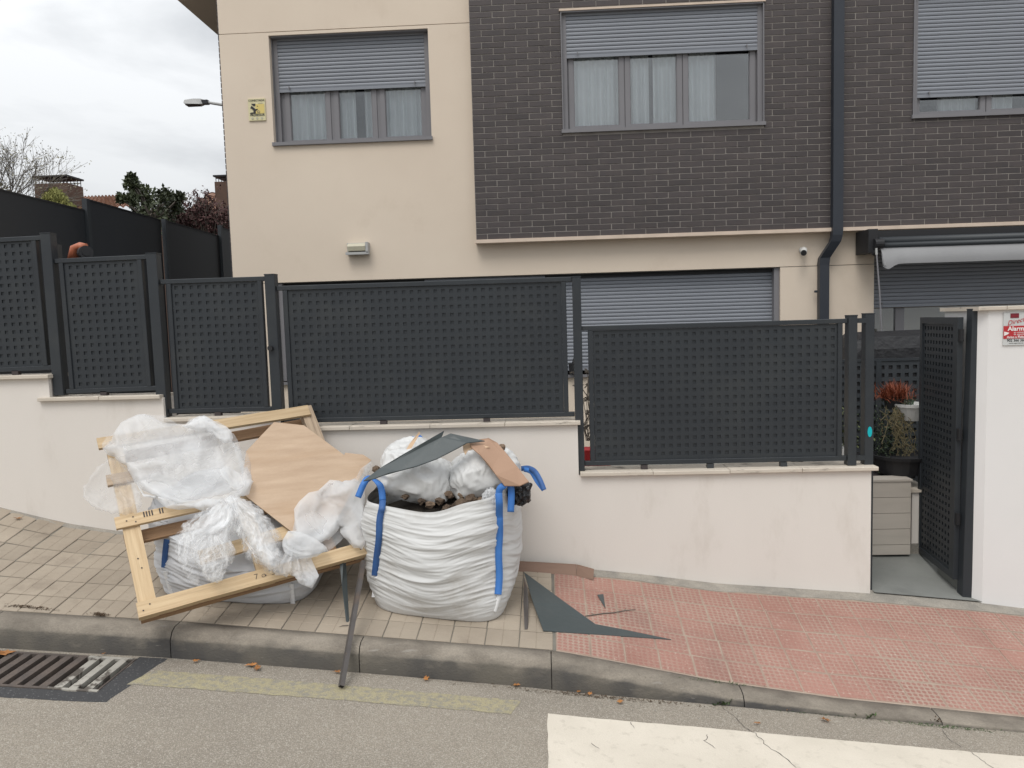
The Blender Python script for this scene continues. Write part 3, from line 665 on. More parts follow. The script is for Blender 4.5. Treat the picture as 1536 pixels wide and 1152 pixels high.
# --- brick facade (overhanging the ground floor)
bw=MB(); BZ0=2.925
BH=[(.24,2.455,4.095,5.375),(4.05,6.3,4.10,5.42)]
wall_with_holes(-.752,8.4,BZ0-.0,6.6,BH,YBR-.001,YF+.298,bw)
brickwall=bw.build('brick_wall',m_mortar,house,recalc=False)
WL[brickwall.name]=WL['house'] if 'house' in WL else Vector((0,9,0))
PX,PZ=.2545,.0655
q=MB(); q.box(0,PX-.0095,0,.02,0,PZ-.0095,bev=.0015); bfull=mesh('brick',q.v,q.f,m_brick)
slots=[]; k=0; z=BZ0+.004
while z<6.5:
    x=-.76+(0 if k%2 else -PX/2)
    while x<8.0:
        a=max(x,-.76); c=x+PX-.0095
        segs=[(a,c)]
        for (h0,h1,g0,g1) in BH:
            if z+PZ-.01>g0+.003 and z<g1-.003:
                ns=[]
                for (s0,s1) in segs:
                    if s1<=h0 or s0>=h1: ns.append((s0,s1)); continue
                    if s0<h0-.02: ns.append((s0,h0-.002))
                    if s1>h1+.02: ns.append((h1+.002,s1))
                segs=ns
        for s in segs:
            if s[1]-s[0]>.02: slots.append((s[0],s[1],z))
        x+=PX
    z+=PZ;k+=1
cpos=Vector((0,0,2))
def px_in(s):
    d=Vector(((s[0]+s[1])/2,YBR,s[2]))-cpos; w_=d.dot(_f); X_=768+FPX*d.dot(_r)/w_; Y_=576-FPX*d.dot(_u)/w_; return -10<X_<1546 and -10<Y_<1162
vis=[s for s in slots if px_in(s)]; vis.sort(key=lambda s: ((s[0]+s[1])/2)**2+(s[2]-2)**2)
single=set(map(tuple,[s for s in vis if abs(s[1]-s[0]-(PX-.0095))<.001][:300])); rest=MB(); r2=random.Random(3)
bl=WL[brickwall.name]
for s in slots:
    dy=r2.uniform(-.0015,.0015)
    if tuple(s) in single: link('brick',bfull,brickwall,(s[0],YBR-.006+dy,s[2]+r2.uniform(-.0006,.0006)))
    else:
        rest.box(s[0],s[1],YBR-.006+dy,YBR+.013,s[2],s[2]+PZ-.0095,bev=.0015)
rb=stuff(rest.build('brick_courses',m_brick,brickwall,recalc=False))
# per-brick tone for the joined courses
# ledge under the brickwork
boxpart('ledge',house,m_creamtrim,-.775,8.4,YBR-.04,YF-.001,BZ0-.040,BZ0-.001)
boxpart('cheek',house,m_mortar,-.765,-.753,YBR+.0,YF-.001,BZ0,6.6)

def shutter(win, x0,x1,ztop,zbot,y,pitch=.0415,bottom=True):
    q=MB(); h=pitch-.004
    # slightly bowed slat: 4-step profile
    prof=[(0,.006),(.004,.0015),(h*.5,-.0015),(h-.006,.0015),(h,.006)]
    n=len(prof); v=[]
    for x in (0,x1-x0):
        for (zz,yy) in prof: v.append((x,yy,zz))
        v.append((x,.01,h)); v.append((x,.01,0))
    kk=n+2; f=[(i,i+kk,(i+1)%kk+kk,(i+1)%kk) for i in range(kk)]+[tuple(range(kk)),tuple(range(2*kk-1,kk-1,-1))]
    me=mesh('slat',v,f,m_slat)
    bm=bmesh.new(); bm.from_mesh(me); bmesh.ops.recalc_face_normals(bm,faces=bm.faces); bm.to_mesh(me); bm.free()
    z=zbot+(.035 if bottom else 0)
    while z<ztop:
        link('slat',me,win,(x0,y,z)); z+=pitch
    boxpart('slat_backing',win,m_black,x0,x1,y+.011,y+.016,zbot+.02,ztop)
    if bottom:
        boxpart('bottom_bar',win,m_slat,x0,x1,y-.004,y+.014,zbot,zbot+.034)
        for xx in (x0+.13,x1-.13):
            q=MB(); q.tube([(xx,y-.004,zbot+.05),(xx,y-.03,zbot+.045)],.008,6); q.tube([(xx,y-.03,zbot+.055),(xx,y-.03,zbot+.02)],.006,6); q.build('stop',m_frame,win)
def curtain(win,x0,x1,z0,z1,y,seed=0):
    n=max(8,int((x1-x0)/.008)); v=[];f=[]
    for i in range(n+1):
        x=x0+(x1-x0)*i/n; yy=y+.022*math.sin(i*.55+seed+2.2*noise.noise((i*.06,seed,0)))+.02*noise.noise((i*.12,seed,3))
        v+=[(x,yy,z0),(x,yy*1,z1)]
    f=[(2*i,2*i+2,2*i+3,2*i+1) for i in range(n)]
    b=MB(); b.add(v,f); return b.build('curtain',m_curtain,win,smooth=True,recalc=False)
def pane(win,x0,x1,z0,z1,y,fw=.055,fb=.045):
    q=MB(); q.box(x0,x0+fw,y,y+.05,z0,z1); q.box(x1-fw,x1,y,y+.05,z0,z1); q.box(x0+fw,x1-fw,y,y+.05,z1-fb,z1); q.box(x0+fw,x1-fw,y,y+.05,z0,z0+fb); 
    # thin inner gasket step
    q.box(x0+fw,x0+fw+.008,y+.012,y+.03,z0+fb,z1-fb); q.box(x1-fw-.008,x1-fw,y+.012,y+.03,z0+fb,z1-fb)
    q.build('casement',m_frame,win)
    q=MB(); q.box(x0+fw+.008,x1-fw-.008,y+.02,y+.026,z0+fb,z1-fb); q.build('pane',m_glass,win)
def window(name,label,x0,x1,z0,z1,yf,yframe,panes,shut,sill=.035,hood=False,curt=(),metal=True):
    wn=bpy.data.objects.new(name,None); _setup(wn,house,((x0+x1)/2,yf,z0)); wn['label']=label
    t=.05
    # metal lining of the reveal
    for (a,b_,c,d) in ((x0+.001,x0+.012,z0,z1),(x1-.012,x1-.001,z0,z1)):
        boxpart('lining',wn,m_frame,a,b_,yf+(.07 if not hood else -.02),yframe+.06,c,d-.001)
    boxpart('lining',wn,m_frame,x0+.013,x1-.013,yf+(.02 if not hood else -.02),yframe+.06,z1-.014,z1-.001)
    for (a,b_) in ((x0+.013,x0+.013+t),(x1-.013-t,x1-.013)):
        boxpart('guide_rail',wn,m_frame,a,b_,yframe-.035,yframe+.05,z0+.01,z1-.015)
    boxpart('sill',wn,m_frame,x0-.012,x1+.012,yf-sill,yframe+.06,z0-.03,z0+.008)
    if hood: boxpart('hood',wn,m_creamtrim,x0-.012,x1+.012,yf-.03,yf+.05,z1+.001,z1+.022)
    xa=x0+.013+t; xb=x1-.013-t
    ed_=[xa]+[q for p_ in panes for q in p_]+[xb]
    for k_ in range(0,len(ed_),2):
        if ed_[k_+1]-ed_[k_]>.004: boxpart('mullion',wn,m_frame,ed_[k_]+.001,ed_[k_+1]-.001,yframe+.012,yframe+.06,z0+.012,shut+.25)
    for (a,b_) in panes: pane(wn,a,b_,z0+.012,shut+.25,yframe+.0)
    if shut is not None: shutter(wn,xa-.01,xb+.01,z1-.016,shut,yframe-.03)
    for (a,b_,s) in curt: curtain(wn,a,b_,z0-.05,shut+.3,yframe+.11,s)
    # room behind
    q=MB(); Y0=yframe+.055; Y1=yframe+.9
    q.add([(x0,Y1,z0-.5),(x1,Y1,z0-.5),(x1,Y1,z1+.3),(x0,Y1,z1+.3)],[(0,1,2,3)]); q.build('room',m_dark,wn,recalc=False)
    return wn
def X1(px,Y=9.06): return at(px,170,Y).x
wn=window('window','cream wall window with half lowered shutter',-3.065,-1.245,4.105,5.305,YF,9.03,
   [(-2.955,-2.425),(-2.385,-1.885),(-1.845,-1.31)],4.70,curt=[(-2.95,-2.40,1),(-2.35,-2.15,2.2),(-2.05,-1.86,3),(-1.84,-1.32,4.5)])
window('window','brick wall window with partly lowered shutter',.24,2.455,4.095,5.375,YBR,8.86,
   [(.32,.935),(.945,1.575),(1.585,2.375)],4.885,hood=True,curt=[(.36,.93,5),(.97,1.22,6),(1.27,1.54,7),(1.62,1.97,8)])
window('window','brick wall window almost closed by its shutter',4.05,6.3,4.10,5.42,YBR,8.86,
   [(4.10,4.86),(4.87,5.55),(5.56,6.25)],4.30,hood=True,curt=[(4.4,4.8,9),(4.9,5.2,4)])
# ground floor strip window with shutters
wn=bpy.data.objects.new('window',None); _setup(wn,house,(0,YF,1.36)); wn['label']='wide ground floor window behind the fence, its shutter down'
boxpart('lining',wn,m_frame,2.60,2.659,YF+.03,YF+.2,1.37,2.514)
boxpart('lining',wn,m_frame,-3.119,-3.07,YF+.03,YF+.2,1.37,2.514)
boxpart('sill',wn,m_frame,-3.13,2.67,YF-.04,YF+.2,1.33,1.36)
boxpart('shutter_box',wn,m_black,-3.07,2.60,YF+.10,YF+.22,2.475,2.513)
shutter(wn,.05,2.60,2.474,1.40,YF+.12)
shutter(wn,-1.40,.0,2.50,1.40,YF+.07)
boxpart('opening_shade_panel',wn,m_black,-3.07,-1.41,YF+.15,YF+.2,1.37,2.47)  # solid black panel in place of the shade inside the unshuttered bay
# porch window at right under the awning
wn=bpy.data.objects.new('patio_window',None); _setup(wn,house,(5,YF,.2)); wn['label']='patio window under the grey awning with its shutter lowered'
shutter(wn,3.71,8.3,2.745,2.03,YF+.14,pitch=.0435)
boxpart('frame_post',wn,m_frame,4.02,4.12,YF+.18,YF+.24,.21,2.02)
boxpart('frame_post',wn,m_frame,3.705,3.755,YF+.18,YF+.24,.21,2.02)
boxpart('frame_rail',wn,m_frame,3.76,8.3,YF+.185,YF+.235,1.66,1.72)
boxpart('pane',wn,m_glass,3.756,4.018,YF+.20,YF+.207,.21,2.02)
boxpart('pane',wn,m_glass,4.122,8.3,YF+.20,YF+.207,.21,2.02)
boxpart('inner_blind',wn,m_cream,3.9,8.3,YF+.8,YF+.82,1.2,2.3)
# roof slab far above so the eave reads
boxpart('parapet',house,m_cream,XC+.001,8.4,YF+.302,15,6.4,6.6)

# ---- downpipe
dp=thing('downpipe','dark blue-grey rectangular downpipe running down the brick and cream facade','downpipe',(3.2,8.7,2))
b=MB(); b.box(3.175,3.285,8.71,8.79,2.90,6.6); b.build('upper_pipe',m_pipe,dp)
b=MB(); pts=[(3.23,8.75,2.90),(3.228,8.752,2.84),(3.215,8.765,2.77),(3.165,8.80,2.68),(3.125,8.84,2.60),(3.117,8.845,2.52)]
v=[];f=[]
for p in pts: v+=[(p[0]-.055,p[1]-.04,p[2]),(p[0]+.055,p[1]-.04,p[2]),(p[0]+.055,p[1]+.04,p[2]),(p[0]-.055,p[1]+.04,p[2])]
for i in range(len(pts)-1):
    for k in range(4): f.append((4*i+k,4*i+(k+1)%4,4*i+4+(k+1)%4,4*i+4+k))
b.add(v,f); b.build('elbow',m_pipe,dp)
b=MB(); b.box(3.065,3.17,8.80,8.88,.3,2.52); b.build('lower_pipe',m_pipe,dp)
b=MB(); b.tube([(3.05,8.84,2.23),(3.02,8.84,2.23)],.014,8); b.build('bracket_screw',m_pipe,dp)

# ---- wall lamp
lp=thing('wall_lamp','small rectangular wall lamp with frosted glass on the cream facade','wall lamp',(-2.14,8.85,2.85))
b=MB(); b.box(-2.265,-2.01,8.865,8.899,2.815,2.945); b.build('back_plate',m_lamp,lp)
b=MB(); b.prism([(-2.245,8.865,2.84),(-2.245,8.80,2.85),(-2.245,8.79,2.90),(-2.245,8.82,2.935),(-2.245,8.865,2.94)],(.205,0,0)); b.build('glass_shade',m_lampglass,lp)
b=MB(); b.box(-2.27,-2.005,8.80,8.864,2.808,2.836); b.box(-2.036,-2.008,8.79,8.864,2.8365,2.945); b.build('housing',m_lamp,lp)

# ---- security camera
sc=thing('security_camera','small white bullet camera on the cream wall beside the downpipe','camera',(2.88,8.85,2.68))
b=MB(); b.tube([(2.895,8.898,2.70),(2.895,8.86,2.70)],.03,14); b.build('mount',m_plastic_w,sc)
b=MB(); b.tube([(2.91,8.86,2.70),(2.855,8.70,2.655)],.034,16); b.build('camera_body',m_plastic_w,sc,smooth=False)
b=MB(); b.tube([(2.855,8.70,2.655),(2.852,8.69,2.652)],.031,16); b.build('camera_lens',m_black,sc)

# ---- awning
aw=thing('awning','rolled up grey awning with hanging valance above the patio window','awning',(4.5,8.6,2.7))
b=MB(); b.box(3.49,8.2,8.62,8.78,2.76,2.86); b.build('cassette_top',m_black,aw)
b=MB(); b.box(3.48,3.58,8.52,8.86,2.62,2.87); b.tube([(3.53,8.50,2.71),(3.62,8.50,2.71)],.055,14); b.tube([(3.52,8.5,2.62),(3.56,8.5,2.60)],.03,10); b.build('end_bracket',m_black,aw)
b=MB(); b.tube([(3.60,8.55,2.74),(8.2,8.55,2.74)],.045,14); b.tube([(3.60,8.50,2.69),(8.2,8.50,2.69)],.03,10); b.build('roller_tube',m_steelb,aw,smooth=True)
v=[];f=[]; n=60
for i in range(n+1):
    s_=i/n; x=3.585+4.6*(s_**1.6); dip=.055*math.exp(-((x-3.66)/.07)**2); wv=.012*math.sin(x*9)*math.exp(-(x-3.6)*1.2)
    for k in range(5):
        t=k/4; v.append((x+(.05*t if i==0 else 0),8.495-.035*math.sin(t*2.2)+wv*t-.04*math.exp(-(x-3.6)*6)*t, 2.675-.185*t-dip*t+(.0 if k else 0)))
for i in range(n):
    for k in range(4): a=5*i+k; f.append((a,a+5,a+6,a+1))
b=MB(); b.add(v,f); b.build('valance',m_awning,aw,smooth=True,recalc=False)
b=MB(); b.tube([(3.535,8.45,2.62),(3.56,8.42,2.2),(3.60,8.40,1.42)],.008,8); b.build('crank_rod',m_frame,aw)
b=MB(); b.tube([(3.533,8.45,2.66),(3.537,8.45,2.59)],.012,8); b.build('crank_eye',m_lamp,aw)

# ---- signs
def text(s,size,m,parent,loc,name='lettering',al='CENTER',shear=0,rotz=0,bold=0,rx=R(90),ry=0,sx=1):
    cu=bpy.data.curves.new(name,'FONT'); cu.body=s; cu.size=size; cu.align_x=al; cu.align_y='CENTER'; cu.shear=shear; cu.offset=bold; cu.resolution_u=3
    tmp=bpy.data.objects.new('tmp_text',cu); me=bpy.data.meshes.new_from_object(tmp); bpy.data.objects.remove(tmp)
    me.materials.clear(); me.materials.append(m)
    o=link(name,me,parent,loc); o.rotation_euler=(rx,ry,rotz); o.scale=(sx,1,1); return o
s1=thing('alarm_sign','small pale yellow security company sign beside the left upstairs window','sign',(-3.2,8.9,4.5))
c=at(385.5,164.5,8.89); hx,hz=.098,.122
b=MB(); b.box(c.x-hx,c.x+hx,8.885,8.899,c.z-hz,c.z+hz); b.build('board',m_signy,s1)
b=MB(); b.box(c.x-.012,c.x+hx-.01,8.882,8.8848,c.z-.045,c.z+.06); b.build('yellow_field',m_signy2,s1)
b=MB(); yk=8.881
def poly(pts,y=None): b.add([(c.x+x,(y or yk),c.z+z) for x,z in pts],[tuple(range(len(pts)))])
poly([(-.062,.066),(-.012,.066),(-.014,.044),(-.03,.036),(-.055,.055)]); poly([(-.075,.014),(-.06,.045),(-.03,.02),(-.012,.004),(.012,.008),(.012,-.004),(-.012,-.018),(-.012,-.045),(-.08,-.045),(-.08,-.034),(-.038,-.030),(-.04,-.008),(-.06,.012)])
poly([(.004,.042),(.02,.036),(.006,.028)]); b.build('emblem',m_signk,s1,recalc=False)
b=MB(); b.tube([(c.x+.02+.014*math.cos(a*math.pi/6),yk-.0005,c.z-.025+.012*math.sin(a*math.pi/6)) for a in range(13)],.003,5,cap=False); b.build('emblem_ring',m_frame,s1)
text('CONECTADA',.030,m_signk,s1,(c.x,yk,c.z+.10),sx=1.0,bold=.0006)
text('PROSEGUR',.034,m_signk,s1,(c.x+.005,yk,c.z-.062),sx=1.0,bold=.0008)
for i in (-1,0,1):
    b=MB(); b.prism([(c.x+i*.055+.013*math.cos(a*math.pi/4),yk,c.z-.096+.013*math.sin(a*math.pi/4)) for a in range(8)],(0,.002,0)); b.build('small_badge',m_lampglass,s1)
text('ALARMA',.014,m_signk,s1,(c.x+.045,yk-.001,c.z+.066))

s2=thing('alarm_sign','red and silver alarm company sign on the white pillar right of the gate','sign',(3.4,5.8,1.85))
A_=at(1505,469,5.795); B_=at(1505,518,5.795); x0=A_.x; zt2=A_.z; zb2=B_.z; hh=zt2-zb2; x1=x0+hh*.78
b=MB(); b.box(x0,x1,5.790,5.799,zb2,zt2); b.build('board',m_signw,s2)
b=MB(); b.box(x0,x1,5.787,5.7895,zt2-hh*.80,zt2-hh*.41); b.build('red_band',m_signr,s2)
b=MB(); b.box(x0+hh*.20,x0+hh*.45,5.787,5.7895,zt2-hh*.17,zt2-hh*.03); b.build('logo_block',m_signd,s2)
b=MB(); b.box(x0+hh*.215,x0+hh*.435,5.7855,5.7865,zt2-hh*.115,zt2-hh*.105); b.build('logo_line',m_signr,s2)
xm=(x0+x1)/2
text('Direct',hh*.20,m_signr,s2,(xm-.01,5.7865,zt2-hh*.28),shear=.5,ry=R(-14))
text('Alarma',hh*.185,m_signt,s2,(xm+.004,5.7855,zt2-hh*.50),bold=.0012,sx=1.05)
text('en conexión',hh*.075,m_signt,s2,(xm+hh*.1,5.7855,zt2-hh*.61))
text('de seguridad',hh*.075,m_signt,s2,(xm+hh*.1,5.7855,zt2-hh*.67))
text('Aviso a Policía',hh*.10,m_signt,s2,(xm,5.7855,zt2-hh*.755),bold=.0006)
b=MB(); b.prism([(x0+.004,5.785,zt2-hh*.58),(x0+hh*.17,5.785,zt2-hh*.62),(x0+hh*.13,5.785,zt2-hh*.66),(x0+.004,5.785,zt2-hh*.71)],(0,.0015,0)); b.build('pointing_hand',m_signt,s2)
text('902 366 366',hh*.11,m_signk,s2,(xm,5.789,zt2-hh*.86),bold=.0006)
text('www.seguridad.es',hh*.06,m_signk,s2,(xm,5.789,zt2-hh*.94))

# ------------------------------------------------------------------ bulk bags
def fbm(p,o=4): 
    return noise.fractal(p,1.0,2.0,o)
def bulk_bag(root,cx,cy,hx,hy,rot,rim,m,seed,zb,base=.87,bulge=.09,wr=.02,clamp=None,nt=200,nh=96):
    """open-topped woven sack: squared plan, bulged sides, horizontal sag folds"""
    v=[];f=[]
    ca,sa=math.cos(rot),math.sin(rot)
    for j in range(nh+1):
        t=j/nh
        for i in range(nt):
            th=2*math.pi*i/nt; c,s=math.cos(th),math.sin(th); e=4.6-2.3*math.sin(math.pi*min(1,t*1.02))**.7
            r=(abs(c)**e+abs(s)**e)**(-1/e)
            prof=(base+(1-base)*min(1,t/.22)**.55)*(1+bulge*math.sin(math.pi*min(1,t*.95)))*(1-.05*max(0,t-.75)/.25)
            x=hx*c*r*prof; y=hy*s*r*prof
            H=rim(th); z=H*(t**1.0)
            # folds: ridged noise, long in the tangential direction, sagging between corners
            sag=.35*math.cos(2*th*2)*.06
            u=th*.55
            q1=noise.noise((math.cos(th)*1.1+seed,math.sin(th)*1.1,(z+sag)*11)); q2=noise.noise((math.cos(th)*1.8,math.sin(th)*1.8+seed,(z+sag*1.6)*27)); q3=noise.noise((math.cos(th)*2.6+9,math.sin(th)*2.6,(z+sag*2)*62+seed))
            fold=(1-abs(q1)*2.2)*1.0+(1-abs(q2)*2.4)*.62+(1-abs(q3)*2.2)*.34
            big=noise.noise((c*1.6,s*1.6+seed,z*2.2))*.03
            d=wr*(fold-.9)*min(1,.35+t*3)*(1 if t<.9 else 1-(t-.9)*6)+big*min(1,t*4)
            x+=c*d; y+=s*d
            zz=zb(cx,cy)+0+z+.006*noise.noise((c*3,s*3,seed+5))*t
            X=cx+x*ca-y*sa; Y=cy+x*sa+y*ca
            gzv=zpav(X,min(5.8,max(4.6,Y)))+.004
            zz=gzv+(zz-zb(cx,cy))*((zb(cx,cy)+H-gzv)/H)
            P=Vector((X,min(Y,5.792),zz))
            if clamp: P=clamp(P)
            v.append(P)
    for j in range(nh):
        for i in range(nt): f.append((j*nt+i,j*nt+(i+1)%nt,(j+1)*nt+(i+1)%nt,(j+1)*nt+i))
    f.append(tuple(range(nt-1,-1,-1)))
    b=MB(); b.add(v,f); o=b.build('bag_body',m,root,smooth=True,recalc=False)
    return v,nt,nh
def ribbon(pts,wd,width,th=.003,sub=6):
    """strap: smooth centreline, width direction(s) wd, real thickness"""
    P=[Vector(p) for p in pts]; W=[Vector(q).normalized() for q in (wd if isinstance(wd,list) else [wd]*len(P))]
    Q=[];WW=[]
    for i in range(len(P)-1):
        p0=P[max(0,i-1)];p1=P[i];p2=P[i+1];p3=P[min(len(P)-1,i+2)]
        for k in range(sub):
            t=k/sub; Q.append(.5*((2*p1)+(p2-p0)*t+(2*p0-5*p1+4*p2-p3)*t*t+(3*p1-3*p2+p3-p0)*t**3)); WW.append(W[i].lerp(W[i+1],t).normalized())
    Q.append(P[-1]);WW.append(W[-1]); b=MB(); v=[];f=[]
    for i,q in enumerate(Q):
        t=(Q[min(i+1,len(Q)-1)]-Q[max(0,i-1)]).normalized(); w_=WW[i]; nn=t.cross(w_).normalized(); w_=nn.cross(t)
        for a,c in ((-1,-1),(1,-1),(1,1),(-1,1)): v.append(q+w_*a*width/2+nn*c*th/2)
    for i in range(len(Q)-1):
        for k in range(4): f.append((4*i+k,4*i+(k+1)%4,4*i+4+(k+1)%4,4*i+4+k))
    f+=[(3,2,1,0),tuple(4*(len(Q)-1)+k for k in range(4))]; b.add(v,f); return b

# -- right bag
bagR=thing('bulk_bag','full white woven bulk bag with blue straps, heaped with sacks and rubble','bulk bag',(-.76,5.27,.03),group='bulk bags of builders rubble')
def rimR(th):
    c,s=math.cos(th),math.sin(th)
    h=.755+.03*math.cos(th-math.pi/4)
    h-=.07*math.exp(-((math.atan2(s,c)+math.pi/2)/.45)**2)   # sagging front edge
    h+=.035*math.exp(-((math.atan2(s,c)-0)/.6)**2)
    h+=.03*math.exp(-((abs(math.atan2(s,c))-math.pi)/.5)**2)
    return h
vR,ntR,nhR=bulk_bag(bagR,-.755,5.285,.475,.45,R(-4),rimR,m_bagw,3.3,lambda x,y:zpav(x,y)+.0,bulge=.125,wr=.0078,nt=260,nh=190,base=.92)
def bagpt(v,nt,nh,deg,t,outw=.004):
    i=int(round((deg%360)/360*nt))%nt; j=int(round(t*nh)); p=v[j*nt+i]; c=sum((v[j*nt+k] for k in range(0,nt,10)),Vector())/(nt/10 if nt%10==0 else len(range(0,nt,10)))
    d=(p-c); d.z=0; d.normalize(); return p+d*outw
# dark soil/rubble fill inside
cR=Vector((-.755,5.285,0))
b=MB(); ring=[vR[int(nhR*.86)*ntR+i]*1.0 for i in range(0,ntR,4)]; n=len(ring)
vv=[cR.lerp(Vector((p.x,p.y,0)),.97)+Vector((0,0,.66+.02)) for p in ring]; vv.append(Vector((cR.x,cR.y,.85)))
b.add(vv,[(i,(i+1)%n,n) for i in range(n)]); b.build('soil_fill',m_dirt,bagR,recalc=False)
# rubble lumps
def lump(r,seed,sq=(1,1,.8)):
    bm=bmesh.new(); bmesh.ops.create_icosphere(bm,subdivisions=2,radius=r)
    for q in bm.verts:
        k=1+.5*noise.noise(q.co*(1.3/r)+Vector((seed,seed*2,0)))+.35*noise.noise(q.co*(3.4/r)+Vector((0,seed,0)))
        q.co=Vector((q.co.x*sq[0],q.co.y*sq[1],q.co.z*sq[2]))*k
    me=bpy.data.meshes.new('rubble_lump'); bm.to_mesh(me); bm.free(); me.materials.append(m_rubble); return me
for i,(px,py,Y,r) in enumerate([(674,742,5.04,.032),(692,756,4.96,.045),(707,748,5.0,.04),(712,760,4.97,.05),(683,762,4.99,.04),(700,764,4.95,.045),(660,752,5.0,.03),(645,757,4.97,.03),(722,752,5.02,.035),(727,764,4.98,.03),(670,762,4.96,.03),(632,752,5.0,.028),(608,745,5.0,.025),(694,744,5.06,.035),(676,668,5.28,.035),(684,660,5.36,.03),(740,668,5.3,.03),(752,672,5.3,.03),(571,708,5.1,.03),(583,712,5.08,.028),(564,703,5.15,.026),(595,700,5.14,.03)]):
    o=link('rubble_lump',lump(r,i*1.7),bagR,at(px,py,Y)); 
# seams, straps of right bag
def seam(root,v,nt,nh,deg,t0,t1,wdt=.05,m=m_bagw,th=.004):
    pts=[bagpt(v,nt,nh,deg,t0+(t1-t0)*k/14,.007) for k in range(15)]
    t_=Vector((-math.sin(R(deg)),math.cos(R(deg)),0)); ribbon(pts,t_,wdt,th).build('seam_flap',m,root,smooth=True)
DL,DR=216,302
def strap_on(root,v,nt,nh,deg,t0,t1,m,width=.034,sway=0,nm='strap'):
    pts=[]
    for k in range(13):
        t=t0+(t1-t0)*k/12; pts.append(bagpt(v,nt,nh,deg+sway*math.sin(k*.9),t,.010))
    t_=Vector((-math.sin(R(deg)),math.cos(R(deg)),0)); ribbon(pts,t_,width,.004).build(nm,m,root,smooth=True)
# straps placed along the corners seen in the photograph
def nearest(v,nt,nh,px,py):
    best=None
    for k,p in enumerate(v):
        if p.y>5.35 or k%2: continue
        d=p-cpos; w_=d.dot(_f); X_=768+FPX*d.dot(_r)/w_; Y_=576-FPX*d.dot(_u)/w_
        q=(X_-px)**2+(Y_-py)**2+ (400*(max(0,p.y-5.2)))**2*.02
        if best is None or q<best[0]: best=(q,k,p)
    return best[1],best[2]
def strap_px(root,v,nt,nh,pxs,m,width,nm='strap',lift=.022,extra_top=None,wvec=None):
    pts=[]
    dense=[]
    for i_ in range(len(pxs)-1):
        k_=max(1,int(math.hypot(pxs[i_+1][0]-pxs[i_][0],pxs[i_+1][1]-pxs[i_][1])/7))
        dense+=[(pxs[i_][0]+(pxs[i_+1][0]-pxs[i_][0])*j_/k_,pxs[i_][1]+(pxs[i_+1][1]-pxs[i_][1])*j_/k_) for j_ in range(k_)]
    dense.append(pxs[-1])
    for (x,y) in dense:
        k,p=nearest(v,nt,nh,x,y); q_=at(x,y,p.y); d=(cpos-p); d.z=0; d.normalize(); pts.append(q_+d*lift)
    for _ in range(6): pts=[pts[0]]+[(pts[i_-1]+pts[i_]*2+pts[i_+1])/4 for i_ in range(1,len(pts)-1)]+[pts[-1]]
    wv=wvec or Vector((1,.12,0))
    if extra_top: pts=extra_top+pts
    ribbon(pts,wv,width,.004).build(nm,m,root,smooth=True)
# right front strap: down the corner, loop folded over
strap_px(bagR,vR,ntR,nhR,[(749,772),(750,800),(747,830),(750,860),(747,890)],m_strap,.046,extra_top=[at(748,740,4.86),at(749,756,4.85)])
q=[at(748,742,4.90),at(750,733,4.90),at(757,728,4.91),at(765,729,4.93),at(767,740,4.93),at(766,768,4.91)]
ribbon(q,Vector((1,.1,0)),.044,.004).build('strap_loop',m_strap,bagR,smooth=True)
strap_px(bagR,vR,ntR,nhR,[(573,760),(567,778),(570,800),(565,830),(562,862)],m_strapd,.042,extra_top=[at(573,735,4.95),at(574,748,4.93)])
q=[at(574,750,4.92),at(571,730,4.95),at(562,720,5.0),at(552,718,5.0),at(545,727,4.97),at(537,746,4.94)]
ribbon(q,[Vector((1,.2,0))]*2+[Vector((.9,.2,-.3)),Vector((.8,.3,-.5)),Vector((.9,.3,-.3)),Vector((1,.2,.2))],.042,.004).build('strap_loop',m_strap,bagR,smooth=True)
q=[at(782,703,5.55),at(792,702,5.5),at(802,707,5.4),at(810,720,5.34),at(816,735,5.3)]
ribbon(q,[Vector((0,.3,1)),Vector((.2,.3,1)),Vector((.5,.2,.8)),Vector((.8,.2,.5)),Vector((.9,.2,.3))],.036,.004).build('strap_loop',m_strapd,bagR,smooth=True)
q=[at(816,735,5.3),at(806,722,5.36),at(797,708,5.45),at(786,704,5.52)]
ribbon(q,[Vector((.9,.2,.3)),Vector((.8,.2,.5)),Vector((.4,.2,.8)),Vector((0,.3,1))],.034,.004).build('strap_loop',m_strap,bagR,smooth=True)
q=[at(614,668,5.62),at(622,656,5.6),at(630,658,5.58),at(638,676,5.58)]
ribbon(q,[Vector((1,.2,.1))]*4,.045,.004).build('strap_loop',m_strap,bagR,smooth=True)
strap_px(bagR,vR,ntR,nhR,[(749,893),(746,905),(741,917)],m_seam,.030,'seam_flap',.008)
strap_px(bagR,vR,ntR,nhR,[(566,866),(564,880),(562,895)],m_seam,.04,'seam_flap',.008)

# -- left bag under the pallet
PA=Vector((-2.42991462,4.3,.34036788)); PU=Vector((.83640559,.54058861,.09049668)).normalized(); PV=Vector((-.43659678,.55727437,.70627794)); PV=(PV-PU*PV.dot(PU)).normalized(); PN=PU.cross(PV)
def clampL(P):
    d=(P-PA).dot(PN)
    if d>-.105: P=P-PN*(d+.105)*1.0
    return P
bagL=thing('bulk_bag','lower white bulk bag lying half hidden beneath the tilted wooden pallet','bulk bag',(-2.1,5.27,.2),group='bulk bags of builders rubble')
vL,ntL,nhL=bulk_bag(bagL,-2.16,5.27,.53,.43,R(3),lambda th:.66+.05*math.sin(th),m_bagg,11.7,lambda x,y:zpav(x,y)+.0,bulge=.17,wr=.015,clamp=clampL,nt=200,nh=90,base=.93)
b=MB(); ring=[vL[nhL*ntL+i] for i in range(0,ntL,4)]; n=len(ring); cc=sum(ring,Vector())/n
